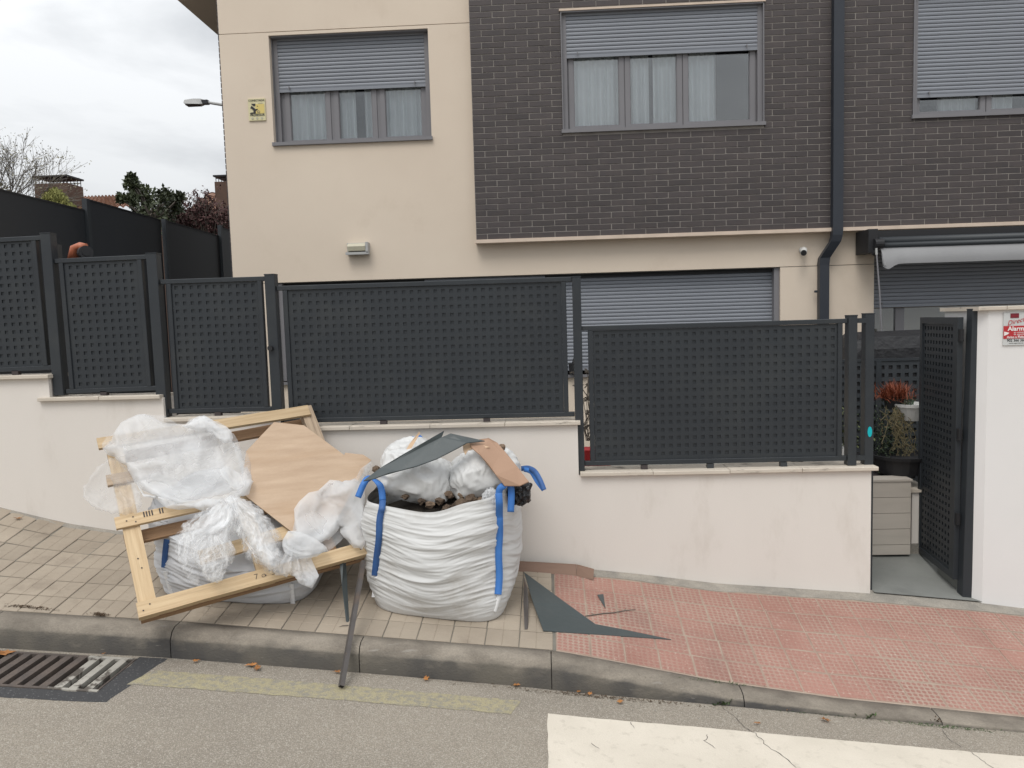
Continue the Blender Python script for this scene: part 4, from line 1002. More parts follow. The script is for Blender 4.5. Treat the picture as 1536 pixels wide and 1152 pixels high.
b.add([p-Vector((0,0,.004)) for p in ring]+[clampL(cc+Vector((0,0,.04)))],[(i,(i+1)%n,n) for i in range(n)]); b.build('folded_top',m_bagg,bagL,smooth=True,recalc=False)
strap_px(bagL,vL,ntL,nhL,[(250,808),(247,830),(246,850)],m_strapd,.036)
strap_px(bagL,vL,ntL,nhL,[(248,856),(252,876),(258,890)],m_seam,.03,'seam_flap',.006)
strap_px(bagL,vL,ntL,nhL,[(437,875),(438,895),(440,912)],m_seam,.03,'seam_flap',.006)

# ------------------------------------------------------------------ sacks on the right bag
def sack(name,label,c,rx,ry,rz,rotv,seed,m=m_sack,ears=True,group=None):
    t=thing(name,label,'sack',c,group)
    nu,nv=120,70; v=[];f=[]; M=Matrix.Rotation(rotv[2],3,'Z')@Matrix.Rotation(rotv[1],3,'Y')@Matrix.Rotation(rotv[0],3,'X')
    for j in range(nv+1):
        ph=-math.pi/2+math.pi*j/nv
        for i in range(nu):
            th=2*math.pi*i/nu; ct,st=math.cos(th),math.sin(th); cpv,spv=math.cos(ph),math.sin(ph)
            sg=lambda a,p: math.copysign(abs(a)**p,a)
            x=rx*sg(ct,.72)*sg(cpv,.75); y=ry*sg(st,.72)*sg(cpv,.75); z=rz*sg(spv,.95)
            ear=(abs(ct*st)*2)**3*abs(cpv)**3
            x*=1+.13*ear; y*=1+.13*ear; z*=1-.3*ear
            p=Vector((x,y,z)); nn=p.normalized()
            a1=noise.noise(Vector((x*5,y*13,z*6))+Vector((seed,0,0))); a2=noise.noise(Vector((x*22,y*12,z*9))+Vector((0,seed,0))); a3=noise.voronoi(Vector((x*9,y*9,z*9))+Vector((seed,seed,0)))[0][0]
            a4=noise.noise(Vector((x*34+a1*3,y*10,z*16))+Vector((seed*3,0,0))); d=.018*(1-abs(a1)*2.4)+.008*(1-abs(a2)*2.4)+.004*(a3-.3)+.0035*(1-abs(a4)*2.6)
            v.append(M@(p+nn*d)+Vector(c))
    for j in range(nv):
        for i in range(nu): f.append((j*nu+i,j*nu+(i+1)%nu,(j+1)*nu+(i+1)%nu,(j+1)*nu+i))
    b=MB(); b.add(v,f); b.build('sack_body',m,t,smooth=True,recalc=False); return t,M
c=at(625,714,5.15); sA,_m=sack('rubble_sack','tied white sack at the front left of the heap, under the dark grey sheet',c,.232,.17,.128,(R(38),R(14),R(4)),2.2,group='sacks on the bulk bag')
c=at(716,710,5.16); sB,_m=sack('rubble_sack','tied white sack at the right of the heap, under the brown board',c,.192,.158,.122,(R(40),R(-22),R(-8)),7.9,group='sacks on the bulk bag')
c=at(612,692,5.42); sC,_m=sack('rubble_sack','white sack at the back left of the heap below the blue strap loop',c,.17,.14,.15,(R(15),R(-25),R(0)),13.1,group='sacks on the bulk bag')
c=at(742,696,5.55); sD,_m=sack('rubble_sack','white speckled sack behind the brown board, nearest the wall',c,.17,.12,.13,(R(10),R(20),R(0)),17.1,group='sacks on the bulk bag')
def corner_flap(parent,pts,Y0,name='sack_corner'):
    b=MB(); P=[at(x,y,Y) for x,y,Y in pts]; b.prism(P,(0,.006,0)); b.build(name,m_sack,parent)
# clear bag scrap and black bag
def crumple(name,label,cat,c,r,m,seed,n=3):
    bm=bmesh.new(); bmesh.ops.create_icosphere(bm,subdivisions=n+1,radius=1)
    for q in bm.verts:
        p=q.co.copy(); k=1+.5*(noise.voronoi(p*2.2+Vector((seed,0,0)))[0][0]-.4)+.2*noise.noise(p*5+Vector((0,seed,0)))
        q.co=Vector((p.x*r[0],p.y*r[1],p.z*r[2]))*k
    me=bpy.data.meshes.new(name); bm.to_mesh(me); bm.free(); me.materials.append(m)
    o=link(name,me,None,c); return tag(o,label,cat)
crumple('black_bag','crumpled black plastic bag poking out at the right rim of the full bulk bag','plastic bag',at(779,738,5.12),(.075,.08,.09),m_blackbag,4)
crumple('clear_bag','small crumpled clear plastic bag wedged between sack and blue strap','plastic bag',at(737,751,4.93),(.055,.05,.075),film('clear_bag_plastic',.5,.7,.2,30),9)

# ------------------------------------------------------------------ pallet
pal=thing('wooden_pallet','broken wooden pallet tilted up on the lower bulk bag, its front beam over the kerb','pallet',PA)
def pb(name,u0,u1,v0,v1,w0,w1,m,skew=0,cut=None):
    """one board: edges slightly worn"""
    b=MB(); n=8; V=[];F=[];UVs=[]; off_=rnd.uniform(0,9)
    long_u=(u1-u0)>(v1-v0); 
    for k in range(n+1):
        s_=k/n
        for (a,c) in ((0,0),(1,0),(1,1),(0,1)):
            if long_u: uu=u0+(u1-u0)*s_; vv=(v0 if a==0 else v1)+skew*s_
            else: vv=v0+(v1-v0)*s_; uu=(u0 if a==0 else u1)+skew*s_
            ww=w0 if c==0 else w1
            jn=.0022*noise.noise((uu*9,vv*9,ww*9)); e=cut(a)*(1 if k==n else 0) if cut else 0
            UVs.append(((uu if long_u else vv)+off_,(vv if long_u else uu)+ww+off_)); V.append(PA+PU*(uu+jn+(e if long_u else 0))+PV*(vv+jn+(0 if long_u else e))+PN*(ww+jn))
    for k in range(n):
        for j in range(4): F.append((4*k+j,4*k+(j+1)%4,4*k+4+(j+1)%4,4*k+4+j))
    F+=[(0,1,2,3),(4*n+3,4*n+2,4*n+1,4*n)]; b.add(V,F)
    o=b.build(name,m,pal); ul=o.data.uv_layers.new(name='UVMap')
    for l_ in o.data.loops: ul.data[l_.index].uv=UVs[l_.vertex_index]
    return o
# stringers (below), deck boards (on top), lower boards
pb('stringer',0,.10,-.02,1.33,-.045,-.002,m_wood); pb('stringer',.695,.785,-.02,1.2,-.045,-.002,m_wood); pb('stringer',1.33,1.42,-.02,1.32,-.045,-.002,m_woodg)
pb('deck_board',-.01,1.43,-.035,.06,0,.04,m_wood)
pb('deck_board',-.035,1.05,.60,.685,0,.022,m_wood)
pb('deck_board',-.035,.30,.935,1.02,0,.022,m_woodg)
pb('deck_board',-.045,1.385,1.245,1.335,0,.024,m_wood,skew=-.03)
pb('deck_board',.385,1.15,.215,.31,-.002,.02,m_wood,skew=.035,cut=lambda a:-.08*a)
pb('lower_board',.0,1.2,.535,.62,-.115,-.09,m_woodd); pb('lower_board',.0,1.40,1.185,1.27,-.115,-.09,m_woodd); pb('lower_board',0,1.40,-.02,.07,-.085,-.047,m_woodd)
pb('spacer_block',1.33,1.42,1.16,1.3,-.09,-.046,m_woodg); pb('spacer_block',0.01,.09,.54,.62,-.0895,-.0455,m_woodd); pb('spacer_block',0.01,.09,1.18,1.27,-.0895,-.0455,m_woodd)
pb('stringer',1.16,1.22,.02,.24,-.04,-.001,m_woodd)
# nails
b=MB()
for u_,v_ in ((.02,.0),(.06,.03),(.03,.64),(.08,.62),(.07,.66),(.73,.01),(.76,.035),(1.36,0.01),(1.39,.04),(.05,.37),(.06,.30),(.03,1.28)):
    w_=.041 if v_<.1 else (.0235 if v_>.5 else .0)
    p=PA+PU*u_+PV*v_+PN*w_; b.tube([p,p+PN*.0015],.005,6)
stuff(b.build('nail_heads',m_ink,pal))
# marker pen writing on the front board
def wr_text(s,size,u_,v_):
    cu=bpy.data.curves.new('w','FONT'); cu.body=s; cu.size=size; cu.resolution_u=2; cu.offset=-.0008
    tmp=bpy.data.objects.new('tmp_text',cu); me=bpy.data.meshes.new_from_object(tmp); bpy.data.objects.remove(tmp)
    me.materials.clear(); me.materials.append(m_ink)
    for q in me.vertices: q.co=PA+PU*(u_+q.co.x)+PV*(v_+q.co.y)+PN*.0415-WL[pal.name]
    link('marker_writing',me,pal,WL[pal.name])
wr_text('7 \u00f8  342',.055,.66,.0)
# end grain stamp lines on second board
for i in range(6):
    b=MB(); b.frame_box(PA,PU,PV,PN,.13+i*.016+(.03 if i>3 else 0),.138+i*.016+(.03 if i>3 else 0),.64,.68,.0222,.0232); b.build('stamp_mark',m_ink,pal)

# point on a plane parallel to the pallet
def pp(x,y,off):
    d=ray(x,y); o=PA+PN*off-cpos; return cpos+d*(o.dot(PN)/d.dot(PN))
# ------------------------------------------------------------------ hardboard sheets on the pallet
def board(name,label,px,off,th,m,cat='board',edge=None,jag=0):
    P=[pp(x,y,off(x,y) if callable(off) else off) for x,y in px]; b=MB(); b.prism(P,PN*-th); o=b.build(name,m); tag(o,label,cat); return o
board('hardboard_sheet','large tan hardboard sheet with cut corners leaning on the wooden pallet',
   [(411,633),(456,638),(460,641),(547,705),(543,712),(498,791),(438,798),(361,738),(369,677)],.045,.007,m_ply)
board('hardboard_sheet','smaller tan hardboard offcut showing behind the large sheet, nearest the full bulk bag',
   [(518,679),(545,682),(557,690),(548,700),(536,722),(520,716),(508,700)],.030,.005,m_ply)

# ------------------------------------------------------------------ plastic film
def inside(p,poly):
    x,y=p; c=False; j=len(poly)-1
    for i in range(len(poly)):
        xi,yi=poly[i]; xj,yj=poly[j]
        if (yi>y)!=(yj>y) and x<(xj-xi)*(y-yi)/(yj-yi)+xi: c=not c
        j=i
    return c
def edged(p,poly):
    best=1e9; P=Vector(p)
    for i in range(len(poly)):
        a=Vector(poly[i]); b=Vector(poly[(i+1)%len(poly)]); ab=b-a; t=max(0,min(1,(P-a).dot(ab)/ab.length_squared)); best=min(best,(P-a-ab*t).length)
    return best
def rounded(poly,k=2):
    for _ in range(k):
        q=[]
        for i in range(len(poly)):
            a=Vector(poly[i]); b=Vector(poly[(i+1)%len(poly)]); q+= [tuple(a.lerp(b,.22)),tuple(a.lerp(b,.78))]
        poly=q
    return poly
def film_sheet(parent,name,poly,m,step,depth,bulge,bw,seed,amp,fc=7,fa=1.6,neck=None,ang=0,facet=.5,smoothpoly=1,sharp=1.0,ragged=0):
    """creased sheet over an outline in a plane parallel to the pallet. Folds run away from `neck` or along angle `ang`."""
    if smoothpoly: poly=rounded(poly,smoothpoly)
    if ragged:
        q=[]
        for i in range(len(poly)):
            a=Vector(poly[i]); b=Vector(poly[(i+1)%len(poly)]); k=max(1,int((b-a).length/3)); nn=Vector((-(b-a).y,(b-a).x)).normalized()
            for j in range(k):
                p=a.lerp(b,j/k); q.append(tuple(p+nn*ragged*noise.noise((p.x*.12,p.y*.12,seed))))
        poly=q
    xs_=[p[0] for p in poly]; ys_=[p[1] for p in poly]; pts=[Vector(p) for p in poly]; n=len(pts); r_=random.Random(int(seed*10))
    y=min(ys_)
    while y<max(ys_):
        x=min(xs_)
        while x<max(xs_):
            p=(x+r_.uniform(-.3,.3)*step,y+r_.uniform(-.3,.3)*step)
            if inside(p,poly) and edged(p,poly)>step*.5: pts.append(Vector(p))
            x+=step
        y+=step
    res=delaunay_2d_cdt(pts,[(i,(i+1)%n) for i in range(n)],[],1,1e-5)
    S_=4.6/FPX; V=[]; UV=[]; ca,sa=math.cos(ang),math.sin(ang)
    for p in res[0]:
        X_=p.x*S_; Y_=p.y*S_
        if neck:
            dx=X_-neck[0]*S_; dy=Y_-neck[1]*S_; rr_=math.hypot(dx,dy); th=math.atan2(dy,dx); c=th*.16; al=rr_
            spread=min(1,rr_/.04)
        else: al=X_*ca+Y_*sa; c=-X_*sa+Y_*ca; spread=1
        w1=noise.noise((X_*5,Y_*5,seed)); w2=noise.noise((X_*4,Y_*4,seed+7))
        c2=c+.05*w1; UV.append((c2,al+.05*w2))
        d=min(1,edged(p,poly)/bw); bl_=math.sqrt(max(0,1-(1-d)**2))
        rid=lambda k,o_: (1-min(1,2.6*abs(noise.noise((c2*fc*k,al*fa*k**.6+o_,seed+o_)))))**sharp
        f_=rid(1,0)+.42*rid(2.3,3)+.04*rid(5,9)
        vo=noise.voronoi(Vector((X_*4+w1*.5,Y_*4+w2*.5,seed)))[0]
        ds=amp*spread*((f_-.75)+facet*((vo[1]-vo[0])*.9-.35+1.2*noise.noise((X_*2.5,Y_*2.5,seed+3))))
        V.append(pp(p.x,p.y,depth(p.x,p.y)+bulge*bl_+ds*(.45+.55*d)))
    b=MB(); b.add(V,[tuple(t) for t in res[2]]); o=b.build(name,m,parent,smooth=True,recalc=False)
    ul=o.data.uv_layers.new(name='UVMap'); li=np.zeros(len(o.data.loops),dtype=np.int32); o.data.loops.foreach_get('vertex_index',li)
    ul.data.foreach_set('uv',np.array(UV,dtype=np.float32)[li].ravel())
    return o
def crumple_cloth(objs, frames=30, grav=.3, q=5, selfc=True, tens=12):
    """let each sheet buckle: its outline is held while the sheet is given more cloth than fits, then the result is frozen"""
    for o,sw,pe,bend in objs:
        me=o.data; ec={}
        for p in me.polygons:
            for k in p.edge_keys: ec[k]=ec.get(k,0)+1
        bd=sorted({v for k,c in ec.items() if c==1 for v in k})
        vg=o.vertex_groups.new(name='pin'); vg.add([v for i,v in enumerate(bd) if i%pe==0],1.0,'REPLACE')
        m=o.modifiers.new('cloth','CLOTH'); c=m.settings; c.vertex_group_mass='pin'; c.shrink_min=-sw; c.shrink_max=-sw; c.quality=q; c.mass=.08
        c.tension_stiffness=tens; c.compression_stiffness=tens; c.shear_stiffness=4; c.bending_stiffness=bend; c.tension_damping=4; c.compression_damping=4; c.shear_damping=4; c.air_damping=2.5
        c.effector_weights.gravity=grav
        m.collision_settings.use_collision=False; m.collision_settings.use_self_collision=selfc; m.collision_settings.self_distance_min=.003
        m.point_cache.frame_start=1; m.point_cache.frame_end=frames
    for f in range(1,frames+1): S.frame_set(f)
    dg=bpy.context.evaluated_depsgraph_get()
    for o,sw,pe,bend in objs:
        ev=o.evaluated_get(dg); co=np.zeros(len(o.data.vertices)*3,dtype=np.float32); ev.data.vertices.foreach_get('co',co)
        if not np.isfinite(co).all() or np.abs(co).max()>5: o.modifiers.clear(); continue
        o.modifiers.clear(); o.vertex_groups.clear(); o.data.vertices.foreach_set('co',co); o.data.update()
    S.frame_set(1)
SIM=[]
fl=thing('plastic_film','large billowing sheet of milky plastic film draped over the left of the pallet','plastic film',PA+PU*.3+PV*.9)
BIG=[(211,619),(236,628),(275,638),(288,628),(302,625),(320,632),(339,645),(350,655),(364,680),(377,702),(376,728),(362,742),(335,751),(302,760),(270,757),(240,748),(211,728),(190,705),(175,687),(160,680),(152,671),(165,655),(190,632)]
film_sheet(fl,'film_sheet',BIG,m_film,3.4,lambda x,y:.05,.10,75,1.3,.03,5,1.2,ang=.75,facet=1.0,sharp=1.4)
film_sheet(fl,'film_back',BIG,m_filmthin,5,lambda x,y:.045,.03,40,4.3,.03,6,1.6,ang=-.4)
WING=[(158,690),(178,686),(190,700),(204,728),(212,742),(214,766),(198,772),(156,769),(140,762),(128,748),(124,734),(136,716)]
film_sheet(fl,'film_wing',WING,m_filmthin,3.4,lambda x,y:.04,.02,25,7.7,.035,9,1.8,neck=(176,684),facet=.4,ragged=3)
film_sheet(fl,'film_fold',[(270,640),(287,632),(302,625),(322,632),(342,647),(352,660),(335,664),(312,650),(292,645)],m_film,3,lambda x,y:.13,.03,14,2.9,.02,12,2,ang=.5)
film_sheet(fl,'film_hem',[(200,722),(225,738),(262,751),(300,750),(340,740),(372,716),(380,724),(366,744),(336,753),(300,763),(262,759),(225,745)],m_film,3,lambda x,y:.08,.04,9,5.5,.015,12,1.5,ang=0)
film_sheet(fl,'film_corner',[(328,704),(345,700),(362,712),(368,730),(354,736),(338,722)],m_filmthin,2.4,lambda x,y:.19,.02,10,8.5,.02,16,3,ang=.8)
fw=thing('stretch_wrap','tangle of crumpled clear stretch wrap hanging in the middle of the pallet','plastic wrap',PA+PU*.6+PV*.4)
NK=(348,742)
W1=[(323,753),(345,745),(364,747),(382,756),(395,768),(404,780),(410,792),(424,803),(421,822),(419,836),(413,856),(402,858),(388,850),(378,843),(368,832),(360,815),(354,800),(346,806),(350,825),(352,840),(341,850),(332,864),(323,874),(308,868),(296,852),(286,836),(278,818),(270,800),(276,784),(296,770)]
for k,(dp_,am,sd_) in enumerate(((.05,.035,21.),(.10,.035,25.),(.15,.03,31.))):
    Wk=[(x+(k*3+2)*math.sin(i*2.1+k),y+(k*3)*math.cos(i*1.7+k)) for i,(x,y) in enumerate(W1)]
    film_sheet(fw,'wrap_layer',Wk,m_wrap,2.4,lambda x,y,dp_=dp_:dp_,.05,26,sd_,am,11,2.0,neck=NK,facet=.5,ragged=2)
# bunched ropes of wrap running down from under the film
film_sheet(fw,'wrap_rope',[(334,748),(352,744),(372,750),(388,768),(402,792),(416,822),(420,846),(408,858),(394,846),(380,826),(366,800),(352,776),(340,762)],m_wrapm,2.2,lambda x,y:.15,.09,14,47.,.03,7,1.0,neck=(344,730),facet=.3,ragged=1)
film_sheet(fw,'wrap_rope',[(330,752),(352,752),(354,775),(342,790),(322,800),(300,808),(286,822),(278,812),(284,792),(300,776),(316,764)],m_wrapm,2.2,lambda x,y:.16,.07,13,51.,.03,7,1.0,neck=(356,742),facet=.3,ragged=1)
film_sheet(fw,'wrap_tail',[(290,806),(312,800),(334,806),(352,818),(352,838),(340,852),(330,872),(318,874),(316,852),(306,862),(294,846),(284,826)],m_wrap,2.2,lambda x,y:.17,.05,14,53.,.04,14,2,neck=(320,790),facet=.5,ragged=1.5)
film_sheet(fw,'wrap_shreds',[(262,800),(278,788),(290,800),(292,826),(300,850),(298,880),(284,872),(272,850),(262,826)],m_wrap,2.6,lambda x,y:.05,.02,14,57.,.03,14,2,neck=(300,780),facet=.3,ragged=2)
fs=thing('plastic_film','smaller sheet of milky plastic film slung between the hardboard and the full bulk bag','plastic film',PA+PU*1.2+PV*.3)
SM=[(503,721),(520,719),(536,718),(545,735),(545,756),(546,780),(549,800),(554,812),(541,823),(530,818),(522,814),(519,800),(515,787),(500,797),(488,808),(476,816),(460,812),(438,806),(441,788),(445,760),(470,740)]
film_sheet(fs,'film_sheet',SM,m_film,3.0,lambda x,y:.07,.07,22,61.,.045,7,1.4,neck=(560,690),facet=1.0,sharp=1.4)
film_sheet(fs,'film_back',SM,m_filmthin,4.5,lambda x,y:.05,.02,26,63.,.03,8,2,ang=1)
film_sheet(fs,'film_tail',[(438,806),(455,804),(470,812),(474,842),(476,871),(464,884),(448,868),(438,858),(428,864),(411,860),(410,845),(424,830),(428,816)],m_film,2.4,lambda x,y:.09,.04,12,67.,.035,16,2,neck=(446,800),facet=.6,smoothpoly=1)
film_sheet(fs,'film_fold',[(420,813),(438,798),(462,803),(492,814),(490,826),(470,832),(448,836),(428,830)],m_film,2.4,lambda x,y:.11,.04,10,71.,.03,18,2,ang=.2,facet=.3)
film_sheet(fs,'film_veil',[(500,800),(516,790),(521,800),(505,822),(482,838),(468,842),(474,820)],m_filmthin,3,lambda x,y:.02,.01,10,73.,.02,12,2,ang=-.7)
film_sheet(fs,'film_tip',[(532,720),(544,700),(557,692),(559,700),(550,720),(545,738),(538,730)],m_filmthin,2.6,lambda x,y:.06,.01,10,77.,.012,12,2,ang=1.2)

for o in fl.children: SIM.append((o,.028 if o.name.startswith('film_sheet') else .09,3,.9))
for o in fw.children: SIM.append((o,.055,2,1.0))
for o in fs.children: SIM.append((o,.07,4,.5))
crumple_cloth(SIM)

# ------------------------------------------------------------------ scraps on the heap
def scrap(name,label,pts,th,m,cat='board',d=(0,.2,-1)):
    P=[at(*p) for p in pts]; b=MB(); b.prism(P,Vector(d).normalized()*th); o=b.build(name,m); return tag(o,label,cat)
scrap('grey_sheet','torn dark grey sheet lying over the sacks on top of the full bulk bag',
   [(545,721,4.88),(570,702,4.92),(600,684,4.96),(640,661,5.01),(666,646,5.05),(662,656,5.04),(676,650,5.06),(727,661,5.06),(700,664,5.02),(688,671,4.99),(655,688,4.93),(625,699,4.90),(598,706,4.89),(584,709,4.88),(560,718,4.87)],.006,m_slate,'sheet')
br=scrap('brown_board','torn brown board slumped over the right side of the heap in the full bulk bag',
   [(704,664,5.06),(712,660,5.1),(733,657,5.12),(746,664,5.12),(760,680,5.08),(776,700,5.0),(793,722,4.93),(780,728,4.90),(757,728,4.89),(744,712,4.90),(733,696,4.93),(720,682,4.98),(708,672,5.03)],.006,m_ply2)
b=MB(); b.prism([at(694,666,5.08),at(706,662,5.09),at(735,671,5.05),(at(712,673,5.05)),at(702,675,5.04),at(698,682,5.02),at(695,676,5.04)],(0,.005,-.003)); b.build('torn_core',m_ply3,br)
scrap('wood_sliver','thin pale wood sliver sticking up left of the grey sheet',[(629,647,5.3),(630,650,5.3),(622,664,5.25),(610,684,5.2),(603,685,5.2),(614,666,5.25)],.006,m_ply3,'wood sliver',(0,1,0))
# little stones piled at far left rim
# ------------------------------------------------------------------ sheets and strips on the pavement
def ground_pt(px,py,h=0):
    d=ray(px,py); Y=5.0
    for _ in range(60):
        P=cpos+d*(Y/d.y); zz=(zpav(P.x,Y) if Y>4.5 else zroad(P.x))+h; Y=.5*Y+.5*Y*(zz-CAMZ)/(P.z-CAMZ)
    return cpos+d*(Y/d.y)
P=[ground_pt(786,858,.10),ground_pt(850,905,.05),ground_pt(893,936,.015),ground_pt(940,945,.008),ground_pt(1007,959,.006),ground_pt(920,953,.006),ground_pt(815,946,.010),ground_pt(800,905,.05)]
b=MB(); b.prism(P,(0,0,-.005)); tag(b.build('grey_sheet',m_slate),'pointed dark grey sheet lying on the red tiles right of the full bulk bag','sheet')
P=[ground_pt(786,868,.12),ground_pt(790,882,.10),ground_pt(792,905,.06),ground_pt(791,944,.004),ground_pt(787,944,.004),ground_pt(785,905,.05)]
b=MB(); b.prism(P,(.004,.02,0)); tag(b.build('curved_strip',m_tube),'thin curved brown offcut on edge between the full bulk bag and the grey sheet','offcut')
P=[ground_pt(896,892,.01),ground_pt(905,891,.01),ground_pt(908,912,.008)]
b=MB(); b.prism(P,(0,0,-.004)); tag(b.build('grey_shard',m_slate),'tiny dark grey shard on the red tiles above the pointed sheet','shard')
pts=[ground_pt(x,y,.008) for x,y in ((878,924),(892,922),(905,920),(920,919),(936,916),(953,914))]
b=MB(); b.tube(pts,[.003,.004,.004,.0035,.003,.002],6); b.tube([pts[1],pts[1]+Vector((-.03,.01,.012))],[.003,.001],5); b.tube([pts[4],pts[4]+Vector((.02,.02,.012))],[.002,.001],5)
tag(b.build('twig',m_bark),'thin dark twig on the red tiles beside the grey sheet','twig')
wd=thing('brown_board','narrow brown board on edge along the wall foot right of the full bag','board',(.1,5.7,.1))
P=[at(776,843,5.72),at(865,848,5.74),at(864,864,5.68),at(776,857,5.67)]
b=MB(); b.prism(P,(0,.014,.004)); b.build('board_face',m_strip,wd)
P=[at(865.4,848,5.74),at(891,855,5.69),at(890,870,5.62),at(864.4,864,5.68)]
b=MB(); b.prism(P,(0,.014,.004)); o=b.build('bent_end',m_strip,wd)
# steel tube from the heap to the road
tb=thing('steel_tube','square steel tube leaning between the bulk bags with its open end on the road','steel tube',ground_pt(512,1033))
E0=ground_pt(512,1030,.02); E1=at(545,842,4.92)
b=MB(); b.tube([E0,E1],.0195,4,cap=False); b.build('tube_wall',m_tube,tb)
d=(E1-E0).normalized()
b=MB(); b.tube([E0+d*.004,E0+d*.01],.0175,4); b.build('mouth_shade_plug',m_black,tb)  # black plug painted as the shade inside the hollow tube
b=MB(); b.prism([at(507,822,5.0),at(516,820,5.0),at(519,860,4.95),at(521,900,4.85),at(523,936,4.74),at(519,932,4.74),at(513,880,4.85)],(.003,.006,0)); tag(b.build('grey_strip',m_slate),'narrow dark metal strip standing between the two bulk bags behind the pallet beam','metal strip')
b=MB(); p0=ground_pt(523,938,.006); b.tube([p0,p0+Vector((-.03,-.01,.004)),p0+Vector((-.055,-.02,0))],[.003,.003,.001],5); tag(b.build('twig',m_bark),'short dark twig on the beige pavers beside the steel tube','twig')

# ------------------------------------------------------------------ leaves, weeds, moss
def leaf_mesh(seed,r):
    rr=random.Random(seed); n=14; v=[(0,0,.004)]; 
    for i in range(n):
        a=2*math.pi*i/n; q=r*(1 if i%2 else .55)*rr.uniform(.75,1.15)*(1.25 if i in(0,1,13) else 1)
        v.append((q*math.cos(a),q*math.sin(a)*.75,.002+.014*rr.random()*(r/.04)))
    return mesh('dry_leaf',v,[(0,i+1,(i+1)%n+1) for i in range(n)],m_leaf)
LV=[(378,998,.038,'broad dry orange leaf in the gutter below the pallet, left of its cluster'),(387,1003,.034,'dry orange leaf in the gutter below the pallet, right of its cluster'),(371,991,.018,'tiny curled orange leaf on top of the gutter leaf cluster'),(640,1018,.028,'dry brown leaf in the gutter below the full bulk bag'),(507,1008,.026,'dry orange leaf under the steel tube'),(293,992,.024,'dry orange leaf beside the grate asphalt patch'),(8,980,.05,'large dry brown leaf on the left end of the drain grate'),(155,981,.014,'small red leaf between grate and kerb'),(930,1053,.03,'orange leaf on the road just above the zebra stripe corner'),(1237,1080,.03,'yellow orange leaf on the asphalt above the zebra stripe'),(1136,1085,.02,'small orange leaf by the crack above the zebra stripe'),(775,1028,.03,'dark brown leaf against the kerb left of the kerb joint'),(885,1041,.02,'small brown leaf among plaster crumbs at the kerb'),(868,1038,.02,'curled brown leaf at the kerb face, left of the plaster crumbs'),(1182,1063,.022,'yellow leaf at the foot of the lowered kerb'),(1195,1064,.018,'second yellow leaf at the foot of the lowered kerb, nearer the weed'),(26,778,.028,'dry brown leaf on the beige pavers near the wall at the far left'),(593,905,.018,'tiny brown leaf at the bottom of the full bulk bag')]
for i,(x,y,r,lab) in enumerate(LV):
    p=ground_pt(x,y,.01); o=link('dry_leaf',leaf_mesh(i+1,r),None,p); o.rotation_euler=(rnd.uniform(-.15,.15),rnd.uniform(-.15,.15),rnd.uniform(0,6)); tag(o,lab,'leaf','dry leaves on the ground')
def tuft(name,label,x,y,w_,h_,n,m,seed,cat='weed'):
    rr=random.Random(seed); p0=ground_pt(x,y,.0); b=MB()
    for k in range(n):
        a=rr.uniform(0,6.28); q=p0+Vector((rr.gauss(0,w_*.4),rr.gauss(0,.008),.004)); L_=h_*rr.uniform(.4,1.1)
        t=q+Vector((math.cos(a)*L_*.7,math.sin(a)*L_*.5,L_*rr.uniform(.2,.9))); s_=Vector((-math.sin(a),math.cos(a),0))*L_*.16
        b.add([q,q.lerp(t,.5)+s_,t,q.lerp(t,.5)-s_],[(0,1,2,3)])
    return tag(b.build(name,m,recalc=False),label,cat)
tuft('weed','green weed rosette growing at the kerb above the zebra stripe',1080,1057,.06,.05,60,m_green,1)
tuft('weed','low green weed at the foot of the lowered kerb, centre right',1303,1077,.06,.04,50,m_green,2)
tuft('weed','dark weed clump at the kerb joint far right',1400,1084,.03,.04,60,m_moss,3)
tuft('weed','single green sprig growing at the foot of the lowered kerb beside the yellow leaves',1170,1062,.012,.05,14,m_green,4)
for i,(x,y,w_,n) in enumerate(((45,911,.16,260),(150,922,.05,150),(1420,1090,.35,160),(1230,1070,.35,120),(610,1012,.9,520),(900,1045,.6,260),(1040,1020,.35,160))):
    rr=random.Random(i+50); b=MB()
    for k in range(n):
        px_=x+rr.gauss(0,1)*w_*120; py_=y+ (px_-x)*.09+rr.uniform(-1,1)*2.0
        q=ground_pt(px_,py_,.003); a=rr.uniform(0,6.28); L_=rr.uniform(.004,.02); t=q+Vector((math.cos(a)*L_,math.sin(a)*L_,rr.uniform(0,.007))); s_=Vector((-math.sin(a),math.cos(a),.3))*.002
        b.add([q-s_,q+s_,t+s_*.6,t-s_*.6],[(0,1,2,3)])
    o=stuff(b.build('moss',m_moss if i not in (2,3,6) else m_green,recalc=False)); o['label']=['dead brown moss along the paver edge at far left','clump of brown moss at the paver edge near the pallet corner','thin green moss line under the kerb at far right','thin green moss line under the lowered kerb','dark debris along the kerb foot below the bulk bags','dark debris along the kerb foot left of the zebra stripe','green moss in the joint between kerb and red tiles'][i]; o['category']='moss'
# plaster crumbs and gravel
rr=random.Random(99); b=MB()
for k in range(170):
    px_=rr.gauss(905,45) if k<90 else rr.uniform(560,1530); py_=1040+(px_-890)*.085+rr.uniform(2,22) if k<90 else 1018+(px_-600)*.079+rr.uniform(0,26)
    q=ground_pt(px_,py_,.002); s_=rr.uniform(.0012,.0042)
    b.add([q+Vector((-s_,-s_,0)),q+Vector((s_,-s_*.7,0)),q+Vector((s_*.7,s_,0)),q+Vector((-s_,s_*.8,0)),q+Vector((0,0,s_*1.2))],[(0,1,4),(1,2,4),(2,3,4),(3,0,4)])
o=stuff(b.build('plaster_crumbs',m_cement,recalc=False)); o['label']='scattered white plaster crumbs on the asphalt along the kerb'; o['category']='rubble'

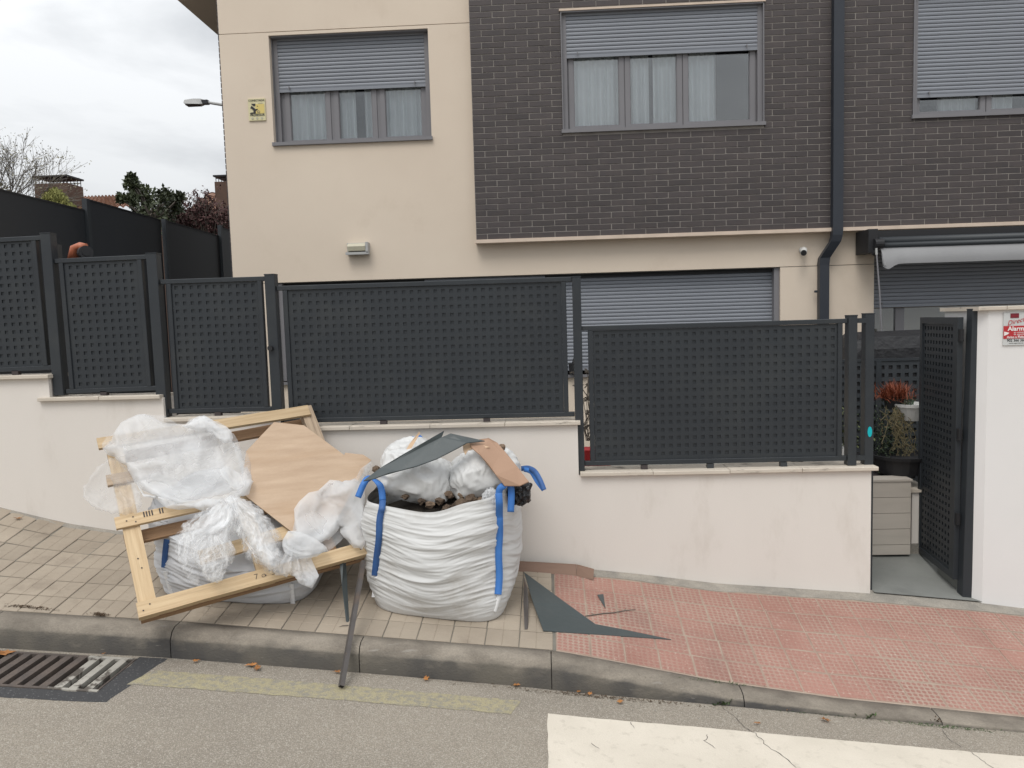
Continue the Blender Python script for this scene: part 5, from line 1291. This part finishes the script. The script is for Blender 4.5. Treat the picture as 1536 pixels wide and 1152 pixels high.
# ------------------------------------------------------------------ entrance: planter, pots, inner fence
pl_=thing('planter_box','pale plank-clad raised bed inside the gate opening','planter',(2.9,6.6,0))
PY=6.55; zb_=at(1340,832,PY).z; ztp=at(1340,722,PY).z; hh=(ztp-zb_); xr_=at(1366,780,PY).x
for k in range(5):
    z0=zb_+hh*max(0,(k-.35))/4.65; z1=zb_+hh*(k+.65)/4.65-.004
    boxpart('plank',pl_,m_plank,2.46,xr_,PY,PY+.03,z0,z1)
boxpart('core',pl_,m_ink,2.465,xr_-.004,PY+.0305,7.9,zb_,ztp-.01)
boxpart('top_board',pl_,m_plank,2.46,xr_+.01,PY-.008,PY+.16,ztp-.001,ztp+.016)
lw=thing('low_wall','short white side wall with stone cap behind the open gate leaf','wall',(3.25,7,0))
x0=at(1368,750,PY+.08).x; b=MB(); b.box(x0,x0+.16,PY+.08,7.9,-.3,at(1370,738,PY+.08).z); b.build('wall_body',m_white,lw)
boxpart('cap',lw,m_coping,x0-.02,x0+.18,PY+.06,7.9,at(1370,738,PY+.08).z+.0005,at(1370,738,PY+.08).z+.022)
boxpart('base_strip',lw,m_cement,x0-.012,x0+.17,PY+.07,7.9,-.3,at(1370,815,PY+.08).z)
inf=thing('inner_fence','dark perforated metal fence panels further inside, behind the potted plants','fence',(3.1,7.3,1))
YI=7.4
lbz=lattice(2.35,3.9,.2,1.52,YI,pitch=.075,hole=.038,depth=.012)
lbz.build('perforated_sheet',m_steelb,inf,recalc=False)
boxpart('backing_sheet',inf,m_black,2.35,3.9,YI+.013,YI+.018,.2,1.52)
boxpart('top_rail',inf,m_steel,2.35,3.9,YI-.01,YI+.02,1.5205,1.545); boxpart('post',inf,m_steel,3.10,3.15,YI-.012,YI-.001,.2,1.52)
# barbecue under a black cover
cv=MB(); n=16; v=[]
prof=[(7.75,1.0),(7.75,1.62),(7.78,1.74),(7.95,1.79),(8.2,1.77),(8.3,1.6),(8.3,1.0)]
XX=[3.02,3.05,3.12,3.4,3.8,4.2]
for i,x in enumerate(XX):
    k=[.80,.93,1,1,1.01,.99][i]
    for (yy,zz) in prof: v.append((x+.01*noise.noise((yy*5,zz*5,i)),yy,1.0+(zz-1.0)*k+.008*noise.noise((x*5,yy*5,0))))
np_=len(prof); f=[(i*np_+k,i*np_+k+1,(i+1)*np_+k+1,(i+1)*np_+k) for i in range(len(XX)-1) for k in range(np_-1)]+[tuple(range(np_)),tuple((len(XX)-1)*np_+k for k in range(np_-1,-1,-1))]
cv.add(v,f); tag(cv.build('covered_barbecue',m_cover,smooth=False),'black fabric cover over garden equipment behind the inner fence','cover')
# hanging basin pot with plants
def blades(b,c,n,L_,spread,up,rr,droop=.2,w_=.004):
    for k in range(n):
        a=rr.uniform(0,6.28); el_=rr.uniform(up[0],up[1]); l=L_*rr.uniform(.6,1.1); d=Vector((math.cos(a)*math.cos(el_),math.sin(a)*math.cos(el_),math.sin(el_)))
        q=c+Vector((rr.gauss(0,spread),rr.gauss(0,spread),0)); s_=Vector((-d.y,d.x,.001)).normalized()*w_
        m1=q+d*l*.55; t=q+d*l-Vector((0,0,l*droop)); b.add([q-s_,q+s_,m1+s_,m1-s_,t],[(0,1,2,3),(3,2,4)])
def pot(name,label,c,r0,r1,h,m,n=22):
    t=thing(name,label,'plant pot',c); b=MB(); prof=[(r0*.0,0),(r0,0),(r1*.93,h*.8),(r1,h*.82),(r1*1.03,h),(r1*.93,h),(r1*.85,h*.85),(0,h*.85)]
    v=[Vector(c)+Vector((p*math.cos(2*math.pi*i/n),p*math.sin(2*math.pi*i/n),z)) for p,z in prof for i in range(n)]
    f=[(j*n+i,j*n+(i+1)%n,(j+1)*n+(i+1)%n,(j+1)*n+i) for j in range(len(prof)-1) for i in range(n)]
    b.add(v,f); b.build('pot_body',m,t,smooth=False,recalc=False)
    return t
rr=random.Random(5)
c1=at(1366,630,6.95); p1=pot('hanging_pot','white hanging pot with thin grassy plant beside the gate leaf',c1,.085,.15,.15,m_plastic_w)
b=MB(); blades(b,Vector(c1)+Vector((-.05,0,.12)),70,.14,.03,(.5,1.5),rr); b.build('grass_leaves',mat('grey_green_leaves',(.10,.15,.09),(.07,.11,.07),30,.8),p1,recalc=False)
c2=at(1341,600,7.0); 
sp_=thing('spiky_plant','rust red spiky plant above the trailing dry stems inside the gate','plant',c2)
b=MB(); blades(b,Vector(c2)+Vector((0,0,.02)),520,.19,.055,(-.1,1.45),rr,.12,.0035); b.build('leaves',m_spike,sp_,recalc=False)
b=MB(); b.tube([Vector(c2)+Vector((0,0,-.08)),Vector(c2)+Vector((0,0,.04))],[.07,.09],14); b.build('pot_body',m_black,sp_)
tr2=thing('trailing_plant','dry straw coloured trailing plant hanging below the white pot','plant',at(1345,640,6.9))
b=MB()
for k in range(34):
    p=at(1344+rr.gauss(0,8),608+rr.uniform(0,8),6.9); pts=[p]; l=rr.uniform(.2,.55); x=0
    for j in range(6): p=p+Vector((rr.gauss(.010,.026),rr.gauss(-.003,.01),-l/6*rr.uniform(.6,1.2))); pts.append(p)
    b.tube(pts,.0022,4,cap=False)
    for j in range(14):
        q=pts[rr.randint(1,6)]; a=rr.uniform(0,6.28); d=Vector((math.cos(a)*.03,math.sin(a)*.02,rr.uniform(-.03,.02))); s_=Vector((0,.0,.004)); b.add([q,q+d*.5+s_,q+d,q+d*.5-s_],[(0,1,2,3)])
b.build('stems',m_straw,tr2,recalc=False)
fo=thing('bush','dark green bush filling the corner behind the latch post','plant',at(1328,660,7.0))
b=MB()
for k in range(2600):
    q=at(1330+rr.gauss(0,17),668+rr.gauss(0,30),7.0+rr.gauss(0,.08)); a=rr.uniform(0,6.28); e_=rr.uniform(-1,1); d=Vector((math.cos(a),math.sin(a),e_)).normalized()*rr.uniform(.015,.035); s_=d.cross(Vector((0,.3,1))).normalized()*.006; b.add([q,q+d*.5+s_,q+d,q+d*.5-s_],[(0,1,2,3)])
b.build('leaves',mat('dark_bush_leaves',(.035,.055,.028),(.06,.085,.04),20,.7),fo,recalc=False)
c3=at(1352,722,6.85); pot('black_pot','large low black tub standing on the pale planter bed',(c3.x,6.85,ztp+.017),.20,.25,.16,m_black)
pot('black_pot','slim black pot behind the latch post at planter height',(2.62,6.75,ztp+.017),.07,.085,.20,m_black)
# plants seen through the fence gaps
fp=thing('flowering_plant','green plant with a pink flower glimpsed between the last fence posts','plant',(2.3,6.5,.9))
b=MB()
for k in range(500):
    q=Vector((2.4+rr.gauss(0,.10),6.45+rr.gauss(0,.05),.98+rr.gauss(0,.09))); a=rr.uniform(0,6.28); d=Vector((math.cos(a),math.sin(a),rr.uniform(-1,1))).normalized()*.04; s_=d.cross(Vector((0,.3,1))).normalized()*.009; b.add([q,q+d*.5+s_,q+d,q+d*.5-s_],[(0,1,2,3)])
b.build('leaves',mat('olive_leaves',(.10,.11,.035),(.06,.08,.03),20,.7),fp,recalc=False)
q=at(1272,645,6.4); b=MB()
for k in range(26):
    a=rr.uniform(0,6.28); d=Vector((math.cos(a),.2,math.sin(a)*1.2))*.028; s_=Vector((-math.sin(a),0,math.cos(a)))*.012; b.add([q,q+d*.6+s_,q+d,q+d*.6-s_],[(0,1,2,3)])
b.build('flower',mat('pink_petals',(.55,.07,.13),None,20,.7),fp,recalc=False)
b=MB(); b.box(2.15,2.5,6.35,6.55,.70,.885); b.build('pot_body',m_plastic_w,fp)
b=MB()
q0=at(880,620,6.6)
for k in range(14):
    p=Vector((.36+rr.gauss(0,.02),6.6,.95)); pts=[p]
    for j in range(5): p=p+Vector((rr.gauss(0,.03),rr.gauss(0,.02),.12)); pts.append(p)
    b.tube(pts,.004,4)
    for j in range(16):
        q=pts[rr.randint(1,5)]; a=rr.uniform(0,6.28); d=Vector((math.cos(a)*.04,math.sin(a)*.02,rr.uniform(-.03,.03))); s_=Vector((0,0,.008)); b.add([q,q+d*.5+s_,q+d,q+d*.5-s_],[(0,1,2,3)])
tag(b.build('climbing_plant',m_bark,recalc=False),'dark twiggy plant glimpsed in the gap right of the tall middle fence post','plant')
q0=at(878,690,6.6); b=MB(); b.box(.30,.52,6.5,6.7,q0.z-.1,q0.z+.10); tag(b.build('red_pot',m_signr),'small red pot glimpsed through the gap at the middle fence step','plant pot')
b=MB(); p=at(861,556,8.7); b.tube([(p.x,8.8,1.38),(p.x,8.8,1.50)],[.05,.06],12); b.tube([(p.x,8.8,1.50),(p.x+.01,8.8,1.58)],[.02,.004],5); tag(b.build('sill_pot',m_black),'small black pot on the ground floor window sill behind the fence gap','plant pot')

# ------------------------------------------------------------------ behind at left: screen fence
scr=thing('screen_fence','tall dark sheet metal screen running back from the street on the left','fence',(-5,9,2))
def zs(y):  # top edge
    return 2+ {0:0}.get(1,0)+ (1.37+(y-7.0)*.02)
SX=-5.0
def Yscr(px): # depth where the column px meets the plane X=SX (approx.)
    lo,hi=4,60
    for _ in range(50):
        mid=(lo+hi)/2
        x=at(px,320,mid).x
        if x<SX: hi=mid
        else: lo=mid
    return mid
segs=[((-90,258),(0,283),(126,315)),None]
def topz(px,py): Y=Yscr(px); return Y, at(px,py,Y).z
panels=[((-60,268),(126,315)),((133,299),(240,330)),((249,331),(326,354)),((330,341),(420,370))]
for (p,q_) in panels:
    Ya,za=topz(*p); Yb,zb3=topz(*q_)
    b=MB(); b.add([(SX,Ya,0),(SX,Yb,0),(SX,Yb,zb3),(SX,Ya,za),(SX-.03,Ya,0),(SX-.03,Yb,0),(SX-.03,Yb,zb3),(SX-.03,Ya,za)],[(0,1,2,3),(7,6,5,4),(0,3,7,4),(1,5,6,2),(3,2,6,7)])
    b.build('sheet',m_screen,scr)
    b=MB(); b.add([(SX+.006,Ya,za-.012),(SX+.006,Yb,zb3-.012),(SX+.006,Yb,zb3+.006),(SX+.006,Ya,za+.006),(SX-.036,Ya,za-.012),(SX-.036,Yb,zb3-.012),(SX-.036,Yb,zb3+.006),(SX-.036,Ya,za+.006)],[(0,1,2,3),(7,6,5,4),(0,3,7,4),(1,5,6,2),(3,2,6,7)]); b.build('top_trim',m_black,scr)
for (px_,py_) in ((129,298),(245,329),(328,338)):
    Y,z=topz(px_,py_); b=MB(); b.box(SX-.02,SX+.035,Y-.03,Y+.03,0,z); b.build('post',m_steel,scr)
# hose reel and hidden post just behind the fence
hr=thing('hose_reel','orange and black hose reel just showing above the second fence panel','hose reel',(-3.6,6.1,2.5))
c=at(128,378,6.1)
b=MB(); b.tube([(c.x-.10,6.1,c.z-.06),(c.x-.085,6.1,c.z+.035),(c.x-.04,6.1,c.z+.045),(c.x,6.1,c.z+.03)],[.05,.035,.035,.04],12); b.build('reel_body',m_orange,hr,smooth=True)
b=MB(); b.tube([(c.x+.0,6.08,c.z-.01),(c.x+.055,6.02,c.z-.01)],.052,18); b.tube([(c.x+.055,6.02,c.z-.01),(c.x+.058,6.017,c.z-.01)],.03,14); b.build('wheel',m_black,hr)
b=MB(); b.tube([(c.x-.01,6.1,c.z-.06),(c.x-.01,6.1,1.0)],.02,8); b.build('stand',m_black,hr)
c=at(78,372,6.15); b=MB(); b.box(c.x-.05,c.x-.005,6.12,6.2,1.2,c.z+.03); b.box(c.x+.0,c.x+.05,6.12,6.2,1.2,c.z+.028); b.tube([(c.x-.02,6.12,c.z+.015),(c.x+.04,6.12,c.z+.015)],.012,8)
tag(b.build('steel_post',m_steel),'short dark steel post with a bolt, just behind the first fence post','post')

# ------------------------------------------------------------------ street lamp, far houses, trees
sl_=thing('street_lamp','grey street lamp head on an arm showing left of the house corner','street lamp',(-7.6,20,0))
a=at(276,154,20); e=at(307,153,20); t=at(333,157,20)
b=MB(); v=[]; 
for (s_,w_,h_) in ((0,.03,.02),(.08,.10,.05),(.5,.13,.07),(.85,.10,.07),(1,.05,.05)):
    p=a.lerp(e,s_); v+=[p+Vector((0,-w_,-h_)),p+Vector((0,w_,-h_)),p+Vector((0,w_*.7,h_)),p+Vector((0,-w_*.7,h_))]
f=[(4*i+k,4*i+(k+1)%4,4*i+4+(k+1)%4,4*i+4+k) for i in range(4) for k in range(4)]+[(3,2,1,0),(16,17,18,19)]
b.add(v,f); b.build('lamp_head',m_lamp,sl_)
b=MB(); p=a.lerp(e,.5); b.box(p.x-.2,p.x+.16,19.9,20.1,p.z-.085,p.z-.068); b.build('lamp_glass',m_ink,sl_)
b=MB(); b.box(e.x-.06,e.x+.10,19.93,20.07,e.z-.06,e.z+.04); b.build('joint',m_black,sl_)
b=MB(); b.tube([e+Vector((.05,0,-.01)),t,t+Vector((.9,0,-.3)),t+Vector((1.1,0,-.8)),Vector((t.x+1.1,20,-2.5))],[.035,.04,.05,.06,.08],8); b.build('pole',m_lamp,sl_)

def chimney(root,pxl,pxr,ytop,ycage,Y,zb_):
    tl=at(pxl,ytop,Y); tr_2=at(pxr,ytop,Y); zc=at((pxl+pxr)/2,ycage,Y).z; x0,x1=tl.x,tr_2.x; zt_=(tl.z+tr_2.z)/2
    b=MB(); b.box(x0,x1,Y,Y+.8,zb_,zc); ch=b.build('chimney',m_fbrick,root)
    b=MB(); b.box(x0-.03,x1+.03,Y-.03,Y+.83,zt_-.05,zt_); b.build('cap_plate',m_black,ch)
    n=9
    for yy in (Y+.02,Y+.75):
        b=MB()
        for i in range(n+1):
            x=x0+.04+(x1-x0-.08)*i/n; b.box(x-.008,x+.008,yy,yy+.02,zc-.01,zt_-.045)
        b.box(x0+.03,x1-.03,yy+.002,yy+.018,(zc+zt_)/2-.01,(zc+zt_)/2+.01); b.build('cage',m_ink,ch)
def tiled_roof(root,p0,p1,p2,p3,rows,cols):
    """roof slope with rows of barrel tiles; p0-p1 eave, p3-p2 ridge"""
    b=MB(); N_=Vector((p1-p0)).cross(p3-p0).normalized()
    if N_.y>0: N_=-N_
    n=cols*6; v=[];
    for j in range(rows*2+1):
        t=(j//2+ (j%2))/rows if j%2 else (j//2)/rows
        lift=.05 if j%2 else 0
        t=min(1,t)
        for i in range(n+1):
            s_=i/n; v.append(p0.lerp(p1,s_).lerp(p3.lerp(p2,s_),t)+N_*(.06*abs(math.sin(math.pi*s_*cols))+ (.0 if j%2 else .04)))
    f=[(j*(n+1)+i,j*(n+1)+i+1,(j+1)*(n+1)+i+1,(j+1)*(n+1)+i) for j in range(rows*2) for i in range(n)]
    b.add(v,f); return b.build('roof',m_tile,root,recalc=False)
hA=thing('far_house','far house with terracotta roof and brown brick chimney behind the left screen','house',(-13,24,0))
b=MB(); b.box(-17,-10.6,23.6,30,-3,at(150,318,23.5).z); b.build('house_wall',m_fbrick,hA)
z_e=at(150,316,23.5).z; z_r=at(150,297,26).z
tiled_roof(hA,Vector((-17.3,23.4,z_e)),Vector((at(215,330,23.4).x,23.4,z_e)),Vector((at(188,297,26).x,26,z_r)),Vector((-17.3,26,z_r)),9,26)
chimney(hA,50,100,263,275,23.2,2)
hB=thing('far_house','far house with red hipped tile roof half hidden by the house corner','house',(-11,26,0))
z_e=at(300,336,25).z; z_r=at(320,292,28).z
b=MB(); b.box(-13.0,-5.5,25.2,32,-3,z_e-.02); b.build('house_wall',m_creamtrim,hB)
tiled_roof(hB,Vector((at(255,338,25).x,25,z_e)),Vector((-6,25,z_e)),Vector((-6,28,z_r)),Vector((at(312,292,28).x,28,z_r)),10,18)
chimney(hB,321,362,262,272,24.8,3)
boxpart('fascia',hB,m_creamtrim,at(255,338,24.95).x,-6,24.9,24.98,z_e-.12,z_e-.001)

def leafball(b,centres,n,size,rr,flat=1):
    for k in range(n):
        c_,r_=centres[rr.randrange(len(centres))]
        d=Vector((rr.gauss(0,1),rr.gauss(0,1),rr.gauss(0,1))).normalized()*r_*rr.uniform(.35,1)**.6
        q=Vector(c_)+d; a=Vector((rr.gauss(0,1),rr.gauss(0,1),rr.gauss(0,1))).normalized(); s_=a.orthogonal().normalized()
        l=size*rr.uniform(.6,1.3); b.add([q,q+a*l*.5+s_*l*.28,q+a*l,q+a*l*.5-s_*l*.28],[(0,1,2,3)])
def branch(b,p,d,l,r,depth,rr,tips,k=3,spread=.5,minr=.006):
    e=p+d*l; mid=p+d*l*.5+Vector((rr.gauss(0,.05),rr.gauss(0,.05),rr.gauss(0,.03)))*l
    b.tube([p,mid,e],[r,r*.8,r*.62],5 if depth>1 else 3,cap=False)
    if depth<=0: tips.append(e); return
    for i in range(k):
        nd=(d+Vector((rr.gauss(0,spread),rr.gauss(0,spread),rr.gauss(.1,spread)))).normalized(); branch(b,e if i else mid,nd,l*rr.uniform(.6,.85),max(minr,r*.6),depth-1,rr,tips,k,spread,minr)
# magnolia
rr=random.Random(21); t=thing('magnolia_tree','dark glossy leaved tree rising above the screen between the two far roofs','tree',(-9,17,-1))
YM=17; b=MB(); tips=[]; base=at(232,420,YM)
b.tube([Vector((base.x,YM,-1.5)),base,at(230,330,YM)],[.16,.12,.08],8)
cl=[]
for (px_,py_,rp) in ((197,275,10),(205,290,12),(200,300,10),(212,305,16),(232,300,14),(248,293,11),(254,298,10),(262,303,9),(228,320,24),(250,318,18),(265,312,9),(182,297,5),(216,288,9),(240,335,22),(222,342,20),(196,268,6),(270,296,5),(208,325,14)):
    q=at(px_,py_,YM+rr.uniform(-.5,.5)); r_=rp/FPX*YM*1.0; cl.append((q,r_)); b.tube([at(230,335,YM),(q+at(230,335,YM))/2+Vector((0,rr.uniform(-.2,.2),0)),q],[.05,.03,.015],4)
b.build('trunk',m_bark,t,recalc=False)
b=MB(); leafball(b,cl,3300,.10,rr); b.build('crown',m_mag,t,recalc=False)
# bare pale willow at far left
rr=random.Random(8); t=thing('bare_tree','pale almost bare tree with fine twigs at the far left edge','tree',(-15,20,-1))
b=MB(); tips=[]; c0=at(-60,420,20); b.tube([Vector((c0.x,20,-2)),c0],[.2,.16],8)
for (px_,py_) in ((-30,330),(0,320),(20,335),(-50,300)):
    q=at(px_,py_,20); b.tube([c0,(c0+q)/2,q],[.12,.08,.05],6); 
    for j in range(3): branch(b,q,Vector((rr.gauss(.35,.3),rr.gauss(0,.2),rr.uniform(.3,1))).normalized(),.75,.022,4,rr,tips,3,.42,.0045)
b.build('trunk',m_bark,t,recalc=False)
b=MB(); 
for q in tips:
    if rr.random()<.5: leafball(b,[(q,.09)],2,.05,rr)
leafball(b,[(at(-5,300,20),.5),(at(2,325,20),.35),(at(0,285,20),.25)],500,.07,rr)
b.build('crown',m_willowg,t,recalc=False)
# yellow green willow in front of the far chimney
rr=random.Random(31); t=thing('willow_tree','yellow green weeping foliage in front of the far brick chimney','tree',(-12,19,-1))
b=MB(); c0=at(82,340,19); b.tube([Vector((c0.x,19,-2)),c0],[.12,.08],8)
for k in range(34):
    e_=at(82+rr.uniform(-34,44),290+rr.uniform(-2,16)+abs(k%7),19+rr.uniform(-.4,.4)); b.tube([c0,(c0+e_)/2+Vector((0,0,.3)),e_],[.02,.012,.006],4,cap=False)
b.build('trunk',m_bark,t,recalc=False)
b=MB()
for k in range(420):
    px_=rr.gauss(82,20); top=279+abs(px_-82)**1.35*.28+rr.uniform(0,12); p=at(px_,top,19+rr.uniform(-.5,.5)); l=rr.uniform(.3,1.0)
    for j in range(16):
        q=p+Vector((rr.gauss(0,.03)+.02*j*(1 if px_>84 else -1)*.3,rr.gauss(0,.03),-l*j/16)); d=Vector((rr.gauss(0,.5),rr.gauss(0,.5),-1)).normalized()*.09; s_=d.orthogonal().normalized()*.013; b.add([q,q+d*.5+s_,q+d,q+d*.5-s_],[(0,1,2,3)])
b.build('crown',m_willow,t,recalc=False)
# purple shrub-tree
rr=random.Random(41); t=thing('purple_leaf_tree','purple leaved twiggy tree beside the house corner, before the red roof','tree',(-8,18,-1))
b=MB(); tw=[]
for k in range(46):
    px_=rr.uniform(262,350); c0=at(305+(px_-305)*.5,400,18); tp=at(px_,rr.uniform(292,340) if px_>270 else 325,18+rr.uniform(-.3,.3)); mid=(c0+tp)/2+Vector((rr.gauss(0,.08),0,.1)); b.tube([Vector((c0.x,18,1.5)),c0,mid,tp],[.03,.022,.012,.004],4,cap=False)
    for j in range(9): s_=rr.uniform(.35,1); tw.append((mid.lerp(tp,s_),.09))
    for j in range(5):
        q=mid.lerp(tp,rr.uniform(.2,.9)); e_=q+Vector((rr.gauss(0,.12),rr.gauss(0,.1),rr.uniform(.1,.4))); b.tube([q,e_],[.007,.003],3,cap=False); tw.append((e_,.05))
b.build('trunk',m_bark,t,recalc=False)
b=MB(); leafball(b,tw,2600,.075,rr); leafball(b,[(at(x,y,18.2),.30) for x,y in ((290,338),(315,335),(335,330),(300,350),(325,350),(345,340))],1500,.08,rr); b.build('crown',m_purple,t,recalc=False)
print('objects',len(bpy.data.objects))
